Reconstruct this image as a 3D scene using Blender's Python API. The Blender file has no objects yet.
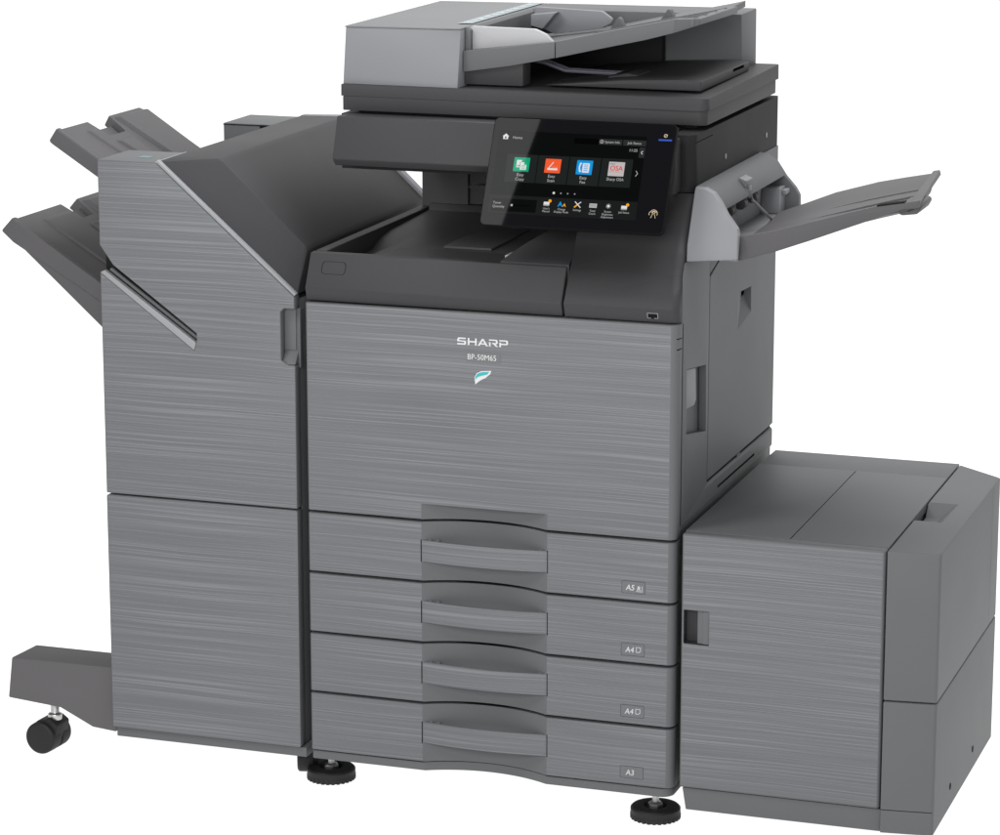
import bpy, bmesh, math, random
from mathutils import Vector, Matrix
random.seed(4)
scene = bpy.context.scene
rad = math.radians

# ---------------------------------------------------------------- camera
cam_d = bpy.data.cameras.new('camera')
cam = bpy.data.objects.new('camera', cam_d)
scene.collection.objects.link(cam)
cam.location = (1.8741, -4.5558, 1.7407)
cam.rotation_euler = (rad(90 - 12.789), 0, rad(18.7746))
cam_d.sensor_width = 36
cam_d.lens = 113.89
cam_d.clip_end = 200
scene.camera = cam
scene.render.resolution_x, scene.render.resolution_y = 1024, 855

# ---------------------------------------------------------------- world: white photo studio
world = bpy.data.worlds.new('World')
scene.world = world
world.use_nodes = True
wn = world.node_tree
wn.nodes.clear()
w_out = wn.nodes.new('ShaderNodeOutputWorld')
w_bg = wn.nodes.new('ShaderNodeBackground')
w_tc = wn.nodes.new('ShaderNodeTexCoord')
w_sep = wn.nodes.new('ShaderNodeSeparateXYZ')
w_rmp = wn.nodes.new('ShaderNodeValToRGB')
w_map = wn.nodes.new('ShaderNodeMapRange')
w_map.inputs[1].default_value = -1
w_map.inputs[2].default_value = 1
wn.links.new(w_tc.outputs['Generated'], w_sep.inputs[0])
wn.links.new(w_sep.outputs['Y'], w_map.inputs[0])
wn.links.new(w_map.outputs[0], w_rmp.inputs[0])
e = w_rmp.color_ramp.elements
e[0].position = 0.62; e[0].color = (0.27, 0.275, 0.285, 1)      # the dim room in front of the set
e[1].position = 0.90; e[1].color = (1.03, 1.03, 1.03, 1)         # white cove behind it
wn.links.new(w_rmp.outputs[0], w_bg.inputs[0])
w_bg.inputs[1].default_value = 1.0
wn.links.new(w_bg.outputs[0], w_out.inputs[0])

# ---------------------------------------------------------------- studio lamps
def area(name, loc, target, sx, sy, power, color=(1, 1, 1)):
    d = bpy.data.lights.new(name, 'AREA')
    d.shape = 'RECTANGLE'; d.size = sx; d.size_y = sy
    d.energy = power; d.color = color
    o = bpy.data.objects.new(name, d)
    scene.collection.objects.link(o)
    o.location = loc
    o.rotation_euler = (Vector(target) - Vector(loc)).to_track_quat('-Z', 'Y').to_euler()
    return o
# the key's right edge falls across the tilted screen as a slanting reflection
def key_light(edge_a, edge_b, target, sx, sy, power):
    ea, eb, tg = Vector(edge_a), Vector(edge_b), Vector(target)
    mid = (ea + eb) / 2
    z = (mid - tg).normalized(); y = ea - eb; y = (y - z * y.dot(z)).normalized(); x = y.cross(z)
    o = area('softbox_key', mid - x * sx / 2, tg, sx, sy, power)
    o.matrix_world = Matrix.Translation(mid - x * sx / 2) @ Matrix((x, y, z)).transposed().to_4x4()
key_light((-0.4594, -1.7783, 2.9134), (-0.515, -1.894, 2.7182), (0.36, 0.0, 1.03), 0.96, 1.1, 38)
area('softbox_front', (0.6, -2.9, 1.6), (0.35, 0, 0.85), 1.6, 0.9, 66)
area('softbox_side', (3.8, -0.4, 1.9), (0.7, 0.3, 0.6), 1.2, 1.6, 26)
area('softbox_top', (0.6, 0.9, 3.5), (0.4, 0.35, 0.9), 2.0, 1.4, 105)

scene.view_settings.view_transform = 'Standard'
scene.view_settings.look = 'None'
scene.view_settings.exposure = 0
scene.view_settings.gamma = 1

# ---------------------------------------------------------------- materials
def new_mat(name, col, rough=0.5, spec=0.5, metal=0.0):
    m = bpy.data.materials.new(name)
    m.use_nodes = True
    b = m.node_tree.nodes['Principled BSDF']
    b.inputs['Base Color'].default_value = (*col, 1)
    b.inputs['Roughness'].default_value = rough
    b.inputs['Specular IOR Level'].default_value = spec
    b.inputs['Metallic'].default_value = metal
    return m

def plastic(name, col, rough=0.5, spec=0.4, grain=0.10, gscale=1500.0, tint=0.05):
    """moulded plastic: a fine spark-eroded grain and a slight unevenness of tone"""
    m = new_mat(name, col, rough, spec)
    nt = m.node_tree; N = nt.nodes; L = nt.links
    b = N['Principled BSDF']
    tc = N.new('ShaderNodeTexCoord')
    n1 = N.new('ShaderNodeTexNoise'); n1.inputs['Scale'].default_value = gscale; n1.inputs['Detail'].default_value = 2
    L.new(tc.outputs['Object'], n1.inputs['Vector'])
    bp = N.new('ShaderNodeBump'); bp.inputs['Strength'].default_value = grain; bp.inputs['Distance'].default_value = 0.0004
    L.new(n1.outputs['Fac'], bp.inputs['Height'])
    L.new(bp.outputs[0], b.inputs['Normal'])
    n2 = N.new('ShaderNodeTexNoise'); n2.inputs['Scale'].default_value = 9; n2.inputs['Detail'].default_value = 4
    L.new(tc.outputs['Object'], n2.inputs['Vector'])
    mr = N.new('ShaderNodeMapRange'); mr.inputs[3].default_value = rough - 0.05; mr.inputs[4].default_value = rough + 0.05
    L.new(n2.outputs['Fac'], mr.inputs[0]); L.new(mr.outputs[0], b.inputs['Roughness'])
    mx = N.new('ShaderNodeMix'); mx.data_type = 'RGBA'
    mx.inputs[6].default_value = (*[c * (1 - tint) for c in col], 1)
    mx.inputs[7].default_value = (*[c * (1 + tint) for c in col], 1)
    L.new(n2.outputs['Fac'], mx.inputs[0]); L.new(mx.outputs[2], b.inputs['Base Color'])
    return m

def brushed(name, col):
    """front panels: embossed with long irregular horizontal grooves"""
    m = new_mat(name, col, 0.48, 0.25)
    nt = m.node_tree; N = nt.nodes; L = nt.links
    b = N['Principled BSDF']
    g = N.new('ShaderNodeNewGeometry')
    # slow waviness of the grooves
    mpw = N.new('ShaderNodeMapping'); mpw.inputs['Scale'].default_value = (3.5, 3.5, 5.0)
    L.new(g.outputs['Position'], mpw.inputs[0])
    nw = N.new('ShaderNodeTexNoise'); nw.inputs['Scale'].default_value = 1; nw.inputs['Detail'].default_value = 1
    L.new(mpw.outputs[0], nw.inputs['Vector'])
    sx = N.new('ShaderNodeSeparateXYZ'); L.new(g.outputs['Position'], sx.inputs[0])
    ma = N.new('ShaderNodeMath'); ma.operation = 'MULTIPLY_ADD'; ma.inputs[1].default_value = 0.008
    L.new(nw.outputs['Fac'], ma.inputs[0]); L.new(sx.outputs['Z'], ma.inputs[2])
    cx = N.new('ShaderNodeCombineXYZ')
    L.new(sx.outputs['X'], cx.inputs['X']); L.new(ma.outputs[0], cx.inputs['Z'])
    hs = []
    for sxx, szz, det in ((2.4, 470.0, 0.0), (1.6, 270.0, 0.0), (3.5, 700.0, 0.0)):
        mp = N.new('ShaderNodeMapping'); mp.inputs['Scale'].default_value = (sxx, 1, szz)
        L.new(cx.outputs[0], mp.inputs[0])
        n = N.new('ShaderNodeTexNoise'); n.inputs['Scale'].default_value = 1; n.inputs['Detail'].default_value = det
        n.inputs['Roughness'].default_value = 0.45
        L.new(mp.outputs[0], n.inputs['Vector'])
        hs.append(n)
    a1 = N.new('ShaderNodeMath'); a1.operation = 'MULTIPLY_ADD'; a1.inputs[1].default_value = 0.30
    L.new(hs[1].outputs['Fac'], a1.inputs[0]); L.new(hs[0].outputs['Fac'], a1.inputs[2])
    a2 = N.new('ShaderNodeMath'); a2.operation = 'MULTIPLY_ADD'; a2.inputs[1].default_value = 0.22
    L.new(hs[2].outputs['Fac'], a2.inputs[0]); L.new(a1.outputs[0], a2.inputs[2])
    bp = N.new('ShaderNodeBump'); bp.inputs['Strength'].default_value = 0.6; bp.inputs['Distance'].default_value = 0.0022
    L.new(a2.outputs[0], bp.inputs['Height']); L.new(bp.outputs[0], b.inputs['Normal'])
    # groove highlights painted into the colour: lighter grey on crests, darker between
    mr = N.new('ShaderNodeMapRange'); mr.inputs[1].default_value = 0.54; mr.inputs[2].default_value = 1.01
    L.new(a2.outputs[0], mr.inputs[0])
    pw = N.new('ShaderNodeMath'); pw.operation = 'POWER'; pw.inputs[1].default_value = 2.2
    L.new(mr.outputs[0], pw.inputs[0])
    mx = N.new('ShaderNodeMix'); mx.data_type = 'RGBA'
    mx.inputs[6].default_value = (*[c * 0.90 for c in col], 1); mx.inputs[7].default_value = (*[c * 1.27 for c in col], 1)
    L.new(pw.outputs[0], mx.inputs[0]); L.new(mx.outputs[2], b.inputs['Base Color'])
    return m

M = {}
M['brushed'] = brushed('brushed_grey', (0.124, 0.127, 0.134))
M['grey'] = plastic('grey_plastic', (0.100, 0.103, 0.106), 0.55, 0.18)
M['grey_warm'] = plastic('warm_grey_plastic', (0.094, 0.090, 0.093), 0.55, 0.18)
M['light'] = plastic('light_grey_plastic', (0.184, 0.187, 0.197), 0.5, 0.2)
M['pale'] = plastic('pale_grey_plastic', (0.34, 0.34, 0.345), 0.45, 0.3)
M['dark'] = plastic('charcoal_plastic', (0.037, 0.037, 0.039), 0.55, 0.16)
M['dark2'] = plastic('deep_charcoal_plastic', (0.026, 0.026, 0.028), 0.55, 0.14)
M['dark3'] = plastic('scanner_charcoal_plastic', (0.015, 0.015, 0.016), 0.6, 0.08)
M['tray'] = plastic('tray_grey_plastic', (0.076, 0.073, 0.076), 0.55, 0.16)
M['cover_grey'] = plastic('feeder_cover_plastic', (0.142, 0.145, 0.147), 0.55, 0.18)
M['well'] = plastic('output_well_plastic', (0.058, 0.058, 0.060), 0.55, 0.16)
M['trim'] = plastic('trim_grey_plastic', (0.22, 0.222, 0.23), 0.45, 0.25)
M['plate'] = plastic('label_plate_plastic', (0.118, 0.121, 0.126), 0.5, 0.2)
M['black'] = plastic('black_plastic', (0.008, 0.008, 0.009), 0.5, 0.1)
M['rubber'] = plastic('black_rubber', (0.012, 0.012, 0.012), 0.6, 0.3, 0.25, 600)
M['metal'] = new_mat('zinc_metal', (0.55, 0.55, 0.54), 0.35, 0.5, 1.0)
M['glass'] = new_mat('black_glass', (0.004, 0.004, 0.005), 0.02, 0.055)
M['bezel'] = plastic('black_bezel', (0.006, 0.006, 0.006), 0.5, 0.04, 0.04)
M['white_print'] = new_mat('white_print', (0.44, 0.44, 0.45), 0.45)
M['silver'] = new_mat('silver_print', (0.50, 0.50, 0.50), 0.4, 0.3)
M['teal'] = new_mat('teal_print', (0.02, 0.30, 0.31), 0.3)
M['seam'] = new_mat('seam_shadow_gap', (0.006, 0.006, 0.006), 0.8, 0.1)
M['wire'] = new_mat('steel_wire', (0.20, 0.20, 0.24), 0.35, 0.5, 0.6)
M['gold'] = new_mat('gold_print', (0.45, 0.36, 0.22), 0.4)

def glow(name, col, k=1.0):
    m = new_mat(name, (0.0, 0.0, 0.0), 0.02, 0.055)
    b = m.node_tree.nodes['Principled BSDF']
    b.inputs['Emission Color'].default_value = (*col, 1)
    b.inputs['Emission Strength'].default_value = k
    return m
def srgb(r, g, b):
    f = lambda c: ((c / 255 + 0.055) / 1.055) ** 2.4 if c > 10 else c / 255 / 12.92
    return (f(r), f(g), f(b))
G = {}
for nm, c in dict(screen=(9, 11, 11), band=(27, 29, 29), tile=(30, 34, 33), button=(42, 45, 45), deep=(2, 2, 2),
                  white=(222, 222, 222), grey=(150, 150, 150), green=(14, 160, 118), green2=(20, 175, 130), orange=(240, 92, 50),
                  orange2=(246, 110, 62), blue=(18, 150, 222), silver=(188, 183, 182), red=(216, 40, 40), amber=(245, 166, 30),
                  led=(58, 92, 190), pink=(248, 150, 130), track=(14, 14, 14), softwhite=(180, 180, 180)).items():
    G[nm] = glow('display_' + nm, srgb(*c), 1.0)

# floor: white, with added glow so no shadow shows under the machine
M['floor'] = new_mat('glowing_white_floor', (0.25, 0.25, 0.25), 0.8, 0.1)
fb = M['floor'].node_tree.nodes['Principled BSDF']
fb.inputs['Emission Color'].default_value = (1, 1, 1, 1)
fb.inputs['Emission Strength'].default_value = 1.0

# ---------------------------------------------------------------- mesh helpers
def finish(bm, name, mats, parent, bevel=0.0, segs=2, sharp=30, loc=None):
    bmesh.ops.recalc_face_normals(bm, faces=bm.faces[:])
    if bevel > 0:
        es = [e for e in bm.edges if len(e.link_faces) == 2 and e.calc_face_angle(0) > rad(24)]
        if es:
            bmesh.ops.bevel(bm, geom=es, offset=bevel, offset_type='OFFSET', segments=segs, profile=0.5, affect='EDGES', clamp_overlap=True)
    me = bpy.data.meshes.new(name)
    bm.to_mesh(me); bm.free()
    if not isinstance(mats, (list, tuple)): mats = [mats]
    for m in mats: me.materials.append(m)
    for p in me.polygons: p.use_smooth = True
    me.set_sharp_from_angle(angle=rad(sharp))
    ob = bpy.data.objects.new(name, me)
    scene.collection.objects.link(ob)
    if parent is not None: adopt(ob, parent)
    return ob

def adopt(ob, parent):
    ob.parent = parent
    if parent.type == 'EMPTY':
        ob.matrix_parent_inverse = Matrix.Translation(-Vector(parent.location))

AX = {'x': (1, 2, 0), 'y': (0, 2, 1), 'z': (0, 1, 2)}
def add_prism(bm, pts, axis, lo, hi, mi=0):
    i, j, k = AX[axis]
    rows = []
    for t in (lo, hi):
        r = []
        for a, b in pts:
            c = [0, 0, 0]; c[i] = a; c[j] = b; c[k] = t
            r.append(bm.verts.new(c))
        rows.append(r)
    n = len(pts); fs = [bm.faces.new(rows[0]), bm.faces.new(rows[1][::-1])]
    for q in range(n):
        fs.append(bm.faces.new((rows[0][q], rows[1][q], rows[1][(q + 1) % n], rows[0][(q + 1) % n])))
    for f in fs: f.material_index = mi
    return fs
def prism(name, pts, axis, lo, hi, mat, parent, bevel=0.0012, segs=2):
    bm = bmesh.new(); add_prism(bm, pts, axis, lo, hi)
    return finish(bm, name, mat, parent, bevel, segs)
def box(name, x0, x1, y0, y1, z0, z1, mat, parent, bevel=0.0012, segs=2):
    return prism(name, [(x0, y0), (x1, y0), (x1, y1), (x0, y1)], 'z', z0, z1, mat, parent, bevel, segs)
def add_box(bm, x0, x1, y0, y1, z0, z1, mi=0):
    return add_prism(bm, [(x0, y0), (x1, y0), (x1, y1), (x0, y1)], 'z', z0, z1, mi)
def add_loft(bm, A, B, mi=0, caps=True):
    a = [bm.verts.new(p) for p in A]; b = [bm.verts.new(p) for p in B]
    n = len(A); fs = []
    for q in range(n): fs.append(bm.faces.new((a[q], b[q], b[(q + 1) % n], a[(q + 1) % n])))
    if caps: fs += [bm.faces.new(a), bm.faces.new(b[::-1])]
    for f in fs: f.material_index = mi
    return fs
def add_lathe(bm, prof, center, axis='z', n=40, mi=0):
    """profile of (radius, height) about an axis through center"""
    i, j, k = {'z': (0, 1, 2), 'y': (0, 2, 1), 'x': (1, 2, 0)}[axis]
    rings = []
    for r, h in prof:
        ring = []
        for q in range(n):
            t = 2 * math.pi * q / n
            c = list(center); c[i] += r * math.cos(t); c[j] += r * math.sin(t); c[k] += h
            ring.append(bm.verts.new(c))
        rings.append(ring)
    fs = []
    for a, b in zip(rings, rings[1:]):
        for q in range(n): fs.append(bm.faces.new((a[q], b[q], b[(q + 1) % n], a[(q + 1) % n])))
    fs += [bm.faces.new(rings[0][::-1]), bm.faces.new(rings[-1])]
    for f in fs: f.material_index = mi
    return fs
def add_tube(bm, pts, r, n=8, mi=0):
    pts = [Vector(p) for p in pts]; rings = []
    for q, p in enumerate(pts):
        d = (pts[min(q + 1, len(pts) - 1)] - pts[max(q - 1, 0)]).normalized()
        u = d.orthogonal().normalized() if abs(d.z) > 0.9 else d.cross(Vector((0, 0, 1))).normalized()
        v = d.cross(u).normalized()
        rings.append([bm.verts.new(p + r * (math.cos(2 * math.pi * t / n) * u + math.sin(2 * math.pi * t / n) * v)) for t in range(n)])
    for a, b in zip(rings, rings[1:]):
        for t in range(n):
            bm.faces.new((a[t], b[t], b[(t + 1) % n], a[(t + 1) % n])).material_index = mi
    bm.faces.new(rings[0][::-1]).material_index = mi; bm.faces.new(rings[-1]).material_index = mi

def rounded(pts, radii, seg=6):
    """polygon with rounded corners; radii one number or one per corner"""
    n = len(pts); out = []
    if not isinstance(radii, (list, tuple)): radii = [radii] * n
    for q in range(n):
        p = Vector(pts[q]); a = Vector(pts[q - 1]); b = Vector(pts[(q + 1) % n]); r = radii[q]
        if r <= 0: out.append(tuple(p)); continue
        u = (a - p).normalized(); v = (b - p).normalized()
        ang = math.acos(max(-1, min(1, u.dot(v))))
        d = min(r / math.tan(ang / 2), 0.49 * (a - p).length, 0.49 * (b - p).length)
        r2 = d * math.tan(ang / 2)
        c = p + (u + v).normalized() * (r2 / math.sin(ang / 2))
        s = p + u * d; e2 = p + v * d
        a0 = math.atan2(s.y - c.y, s.x - c.x); a1 = math.atan2(e2.y - c.y, e2.x - c.x)
        da = (a1 - a0 + math.pi) % (2 * math.pi) - math.pi
        for t in range(seg + 1):
            w = a0 + da * t / seg
            out.append((c.x + r2 * math.cos(w), c.y + r2 * math.sin(w)))
    return out

def cut(ob, bm_cut, mat=None, sharp=30):
    """subtract a cutter from a mesh for good; the walls of the hole take the cutter's material"""
    c = finish(bm_cut, 'cutter', mat or ob.data.materials[0], None)
    md = ob.modifiers.new('cut', 'BOOLEAN'); md.operation = 'DIFFERENCE'; md.solver = 'EXACT'; md.object = c
    md.material_mode = 'TRANSFER'
    bpy.context.view_layer.update()
    dg = bpy.context.evaluated_depsgraph_get()
    me = bpy.data.meshes.new_from_object(ob.evaluated_get(dg))
    ob.modifiers.clear()
    old = ob.data; nm = old.name; ob.data = me; bpy.data.meshes.remove(old); me.name = nm
    bpy.data.objects.remove(c)
    for p in me.polygons: p.use_smooth = True
    me.set_sharp_from_angle(angle=rad(sharp))
    return ob
def cutter_prism(pts, axis, lo, hi):
    bm = bmesh.new(); add_prism(bm, pts, axis, lo, hi); return bm

def thing(name, label, cat, loc):
    o = bpy.data.objects.new(name, None); scene.collection.objects.link(o)
    o.empty_display_size = 0.1
    o.location = loc; o['label'] = label; o['category'] = cat
    bpy.context.view_layer.update()
    return o

def text_bm(bm, body, size, place, mi=0, align='LEFT', xs=1.0, bold=0.0, shear=0.0):
    """lettering as flat faces; place(u, v) gives the 3-D point"""
    cu = bpy.data.curves.new('lettering', 'FONT'); cu.body = body; cu.size = size; cu.align_x = align
    cu.offset = bold; cu.shear = shear; cu.resolution_u = 3
    o = bpy.data.objects.new('lettering', cu); scene.collection.objects.link(o)
    bpy.context.view_layer.update()
    me = bpy.data.meshes.new_from_object(o.evaluated_get(bpy.context.evaluated_depsgraph_get()))
    bpy.data.objects.remove(o); bpy.data.curves.remove(cu)
    vs = [bm.verts.new(place(v.co.x * xs, v.co.y)) for v in me.vertices]
    for p in me.polygons:
        try: bm.faces.new([vs[i] for i in p.vertices]).material_index = mi
        except ValueError: pass
    bpy.data.meshes.remove(me)
def raw(bm, name, mats, parent):
    me = bpy.data.meshes.new(name); bm.to_mesh(me); bm.free()
    for m in (mats if isinstance(mats, (list, tuple)) else [mats]): me.materials.append(m)
    ob = bpy.data.objects.new(name, me); scene.collection.objects.link(ob)
    adopt(ob, parent); return ob
def brush_front(ob, gi=1, x_lo=-9, x_hi=9):
    """material slot 0 = brushed on the flat front, slot gi elsewhere"""
    for p in ob.data.polygons:
        p.material_index = 0 if p.normal.y < -0.985 else gi

# ================================================================= THE SETTING
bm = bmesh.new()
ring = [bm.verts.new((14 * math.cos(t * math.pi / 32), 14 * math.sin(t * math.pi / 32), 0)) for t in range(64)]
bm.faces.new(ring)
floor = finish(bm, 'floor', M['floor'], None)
floor['kind'] = 'structure'

# ================================================================= THE PRINTER
P = thing('multifunction_printer', 'tall grey office printer with four drawers and a tilted colour touch screen',
          'printer', (0.306, 0.31, 0))

# scoop shared by the drawer fronts, the door and the plinth
SC0, SC1, SAG = 0.1937, 0.4036, 0.027
def scoop_pts():
    c = (SC0 + SC1) / 2; h = (SC1 - SC0) / 2
    R = (h * h + SAG * SAG) / (2 * SAG)
    arc = []
    for t in range(25):
        x = SC0 + (SC1 - SC0) * t / 24
        arc.append((x, SAG - R + math.sqrt(R * R - (x - c) ** 2)))
    return [(SC0, -0.02)] + arc + [(SC1, -0.02)]
def front_outline(depth=0.030):
    return rounded([(0.0, depth), (0.0, 0.0), (0.6118, 0.0), (0.6118, depth)], [0, 0.004, 0.0155, 0], 8)

# body core and side covers
body = box('body', 0.004, 0.5940, 0.034, 0.612, 0.062, 0.835, M['black'], P, 0.002)
bm = bmesh.new()
add_prism(bm, [(0.0225, 0.4880), (0.1815, 0.5205), (0.1815, 0.9035), (0.0330, 0.9035), (0.0225, 0.8850)], 'x', 0.600, 0.6118)
sc = finish(bm, 'side_cover', M['grey'], P, 0.0015)
cut(sc, cutter_prism([(0.052, 0.7340), (0.166, 0.7190), (0.170, 0.6110), (0.053, 0.6310)], 'x', 0.594, 0.65), M['grey'])
# recess lining and latch
bm = bmesh.new()
add_prism(bm, [(0.049, 0.737), (0.172, 0.722), (0.174, 0.607), (0.049, 0.627)], 'x', 0.5960, 0.5985)
finish(bm, 'recess_lining', M['grey'], sc, 0)
bm = bmesh.new()
add_prism(bm, rounded([(0.0535, 0.7325), (0.116, 0.7240), (0.121, 0.6720), (0.111, 0.6650), (0.0535, 0.6690)], [0, 0.002, 0.006, 0.006, 0]), 'x', 0.6000, 0.6088)
finish(bm, 'door_latch', M['light'], sc, 0.0015)
# large side door
bm = bmesh.new()
add_prism(bm, [(0.1835, 0.5275), (0.6125, 0.5275), (0.6125, 0.9040), (0.345, 0.9040), (0.1835, 0.8570)], 'x', 0.600, 0.6120)
sd = finish(bm, 'side_door', M['grey'], P, 0.0015)
bm = bmesh.new()                        # finger recess, deepest near its upper rear corner
qv = [bm.verts.new(p) for p in ((0.6135, 0.3520, 0.8010), (0.6135, 0.4460, 0.7965), (0.6135, 0.4470, 0.7500), (0.6135, 0.3500, 0.7330))]
ap = bm.verts.new((0.5970, 0.4440, 0.7900))
bm.faces.new(qv)
for q in range(4): bm.faces.new((qv[q], qv[(q + 1) % 4], ap))
cut(sd, bm, M['grey'], 4)
bm = bmesh.new()
add_prism(bm, [(0.1835, 0.8605), (0.340, 0.9040), (0.1835, 0.9040)], 'x', 0.600, 0.6115)
finish(bm, 'side_filler', M['grey'], P, 0.001)
# lower side panel: rolls in under the door
bm = bmesh.new()
add_prism(bm, rounded([(0.600, 0.4400), (0.6085, 0.4400), (0.6085, 0.4865), (0.6115, 0.4900), (0.6115, 0.5215), (0.600, 0.5215)], [0, 0, 0.003, 0.004, 0.009, 0]), 'y', 0.030, 0.612)
lsp = finish(bm, 'side_panel', M['grey'], P, 0)
cut(lsp, cutter_prism([(0.25, 0.4990), (0.49, 0.4990), (0.49, 0.5030), (0.25, 0.5030)], 'x', 0.608, 0.62), M['seam'])
box('door_gap', 0.6005, 0.6080, 0.184, 0.605, 0.5190, 0.5280, M['seam'], P, 0)
box('door_stop', 0.6085, 0.6112, 0.375, 0.392, 0.5220, 0.5270, M['grey'], P, 0)
box('side_wall', 0.600, 0.6085, 0.034, 0.612, 0.066, 0.4385, M['grey'], P)
box('rear_wall', 0.004, 0.606, 0.6125, 0.620, 0.062, 1.000, M['grey'], P)
box('side_wall', 0.000, 0.0038, 0.034, 0.612, 0.062, 0.810, M['dark2'], P)

# front door
bm = bmesh.new(); add_prism(bm, front_outline(), 'z', 0.4732, 0.8120)
door = finish(bm, 'front_door', [M['brushed'], M['grey']], P, 0.0016)
brush_front(door)
cut(door, cutter_prism(scoop_pts(), 'z', 0.44, 0.4990), M['grey'])
for z in (0.7890, 0.7725):
    cut(door, cutter_prism([(0.0050, z), (0.0245, z), (0.0245, z + 0.0017), (0.0050, z + 0.0017)], 'x', 0.6045, 0.62), M['seam'])
for p in door.data.polygons:      # keep the slot order: brushed flat front only
    if p.normal.y < -0.985 and abs(p.center.y) < 0.0005: p.material_index = 0

# drawers
def set_label(root_bm, kind):
    pl = lambda u, v: (u, -0.00055, v)
    if kind == 'A5':
        text_bm(root_bm, 'A5', 0.0125, lambda u, v: pl(0.5325 + u, 0.0165 + v), 1, xs=0.95, shear=0.15, bold=0.00015)
        text_bm(root_bm, 'R', 0.0098, lambda u, v: pl(0.5503 + u, 0.0168 + v), 1, shear=0.15, bold=0.00022)
        o = [(0.5490, 0.0148), (0.5595, 0.0148), (0.5595, 0.0240)]
        i = [(0.5490, 0.0156), (0.5587, 0.0156), (0.5587, 0.0240)]
        for a in range(2):
            root_bm.faces.new([root_bm.verts.new(pl(*q)) for q in (o[a], o[a + 1], i[a + 1], i[a])]).material_index = 1
    elif kind == 'A4':
        text_bm(root_bm, 'A4', 0.0125, lambda u, v: pl(0.5325 + u, 0.0165 + v), 1, xs=0.95, shear=0.15, bold=0.00015)
        o = [(0.5500, 0.0170), (0.5553, 0.0170), (0.5578, 0.0195), (0.5578, 0.0258), (0.5500, 0.0258)]
        c = Vector((0.5539, 0.0216)); i = [tuple(c + (Vector(q) - c) * 0.78) for q in o]
        for a in range(5):
            b2 = (a + 1) % 5
            root_bm.faces.new([root_bm.verts.new(pl(*q)) for q in (o[a], o[b2], i[b2], i[a])]).material_index = 1
    else:
        text_bm(root_bm, 'A3', 0.0125, lambda u, v: pl(0.5350 + u, 0.0165 + v), 1, xs=0.95, shear=0.12, bold=0.00015)

def make_label(kind, parent):
    bm = bmesh.new()
    add_prism(bm, rounded([(0.5262, 0.0115), (0.5632, 0.0115), (0.5632, 0.0305), (0.5262, 0.0305)], 0.0012, 3), 'y', -0.0003, 0.0018)
    set_label(bm, kind)
    return raw(bm, 'size_label', [M['plate'], M['white_print']], parent)

PITCH = 0.1009
bm = bmesh.new(); add_prism(bm, front_outline(), 'z', 0.0002, PITCH - 0.0040)
drawer = finish(bm, 'drawer', [M['brushed'], M['grey']], P, 0.0014)
brush_front(drawer)
cut(drawer, cutter_prism(scoop_pts(), 'z', -0.02, 0.2), M['grey'])
cut(drawer, cutter_prism(rounded([(0.5255, 0.0108), (0.5639, 0.0108), (0.5639, 0.0312), (0.5255, 0.0312)], 0.0015, 3), 'y', -0.01, 0.0011), M['grey'])
for xa in (SC0 - 0.0014, SC1 - 0.0002):      # fine gap beside each end of the handle
    cut(drawer, cutter_prism([(xa, -0.01), (xa + 0.0015, -0.01), (xa + 0.0015, 0.004), (xa, 0.004)], 'z', 0.0310, 0.0680), M['seam'])
# handle: a bar that bows out in front of the scoop
bm = bmesh.new()
n = 24; front = []; back = []
for t in range(n + 1):
    x = SC0 - 0.0003 + (SC1 - SC0 + 0.0006) * t / n
    s = (2 * t / n - 1)
    front.append((x, -0.0095 * (1 - s * s)))
    back.append((x, 0.0065 - 0.0095 * (1 - s * s)))
add_prism(bm, front + back[::-1], 'z', 0.0318, 0.0672)
hd = finish(bm, 'handle', [M['brushed'], M['plate']], drawer, 0.0024, 3)
for p in hd.data.polygons: p.material_index = 0 if p.normal.y < -0.6 else 1
# two clips seen on top of each end of the handle
for x in (0.2035, 0.2165, 0.388):
    box('handle_clip', x, x + 0.006, 0.004, 0.008, 0.064, 0.0680, M['plate'], drawer, 0.0006)
make_label('A3', drawer)
drawer.location.z = 0.0695
drawers = [drawer]
for k, kind in ((1, 'A4'), (2, 'A4'), (3, 'A5')):
    d = drawer.copy(); scene.collection.objects.link(d); adopt(d, P); d.location.z = 0.0695 + PITCH * k
    for ch in list(drawer.children):
        if ch.name.startswith('size_label'): continue
        c = ch.copy(); scene.collection.objects.link(c); c.parent = d
    make_label(kind, d)
    drawers.append(d)
for d, tx in zip(drawers, ('bottom drawer marked A3', 'third drawer marked A4', 'second drawer marked A4', 'top drawer marked A5')):
    d['label'] = tx

# plinth
bm = bmesh.new()
add_prism(bm, rounded([(0.001, 0.60), (0.001, 0.003), (0.609, 0.003), (0.609, 0.60)], [0, 0.003, 0.020, 0], 6), 'z', 0.0535, 0.0675)
plinth = finish(bm, 'plinth', M['grey'], P, 0.0015)
cut(plinth, cutter_prism([(x, y + 0.003) for x, y in scoop_pts()], 'z', 0.03, 0.09), M['grey'])

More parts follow.
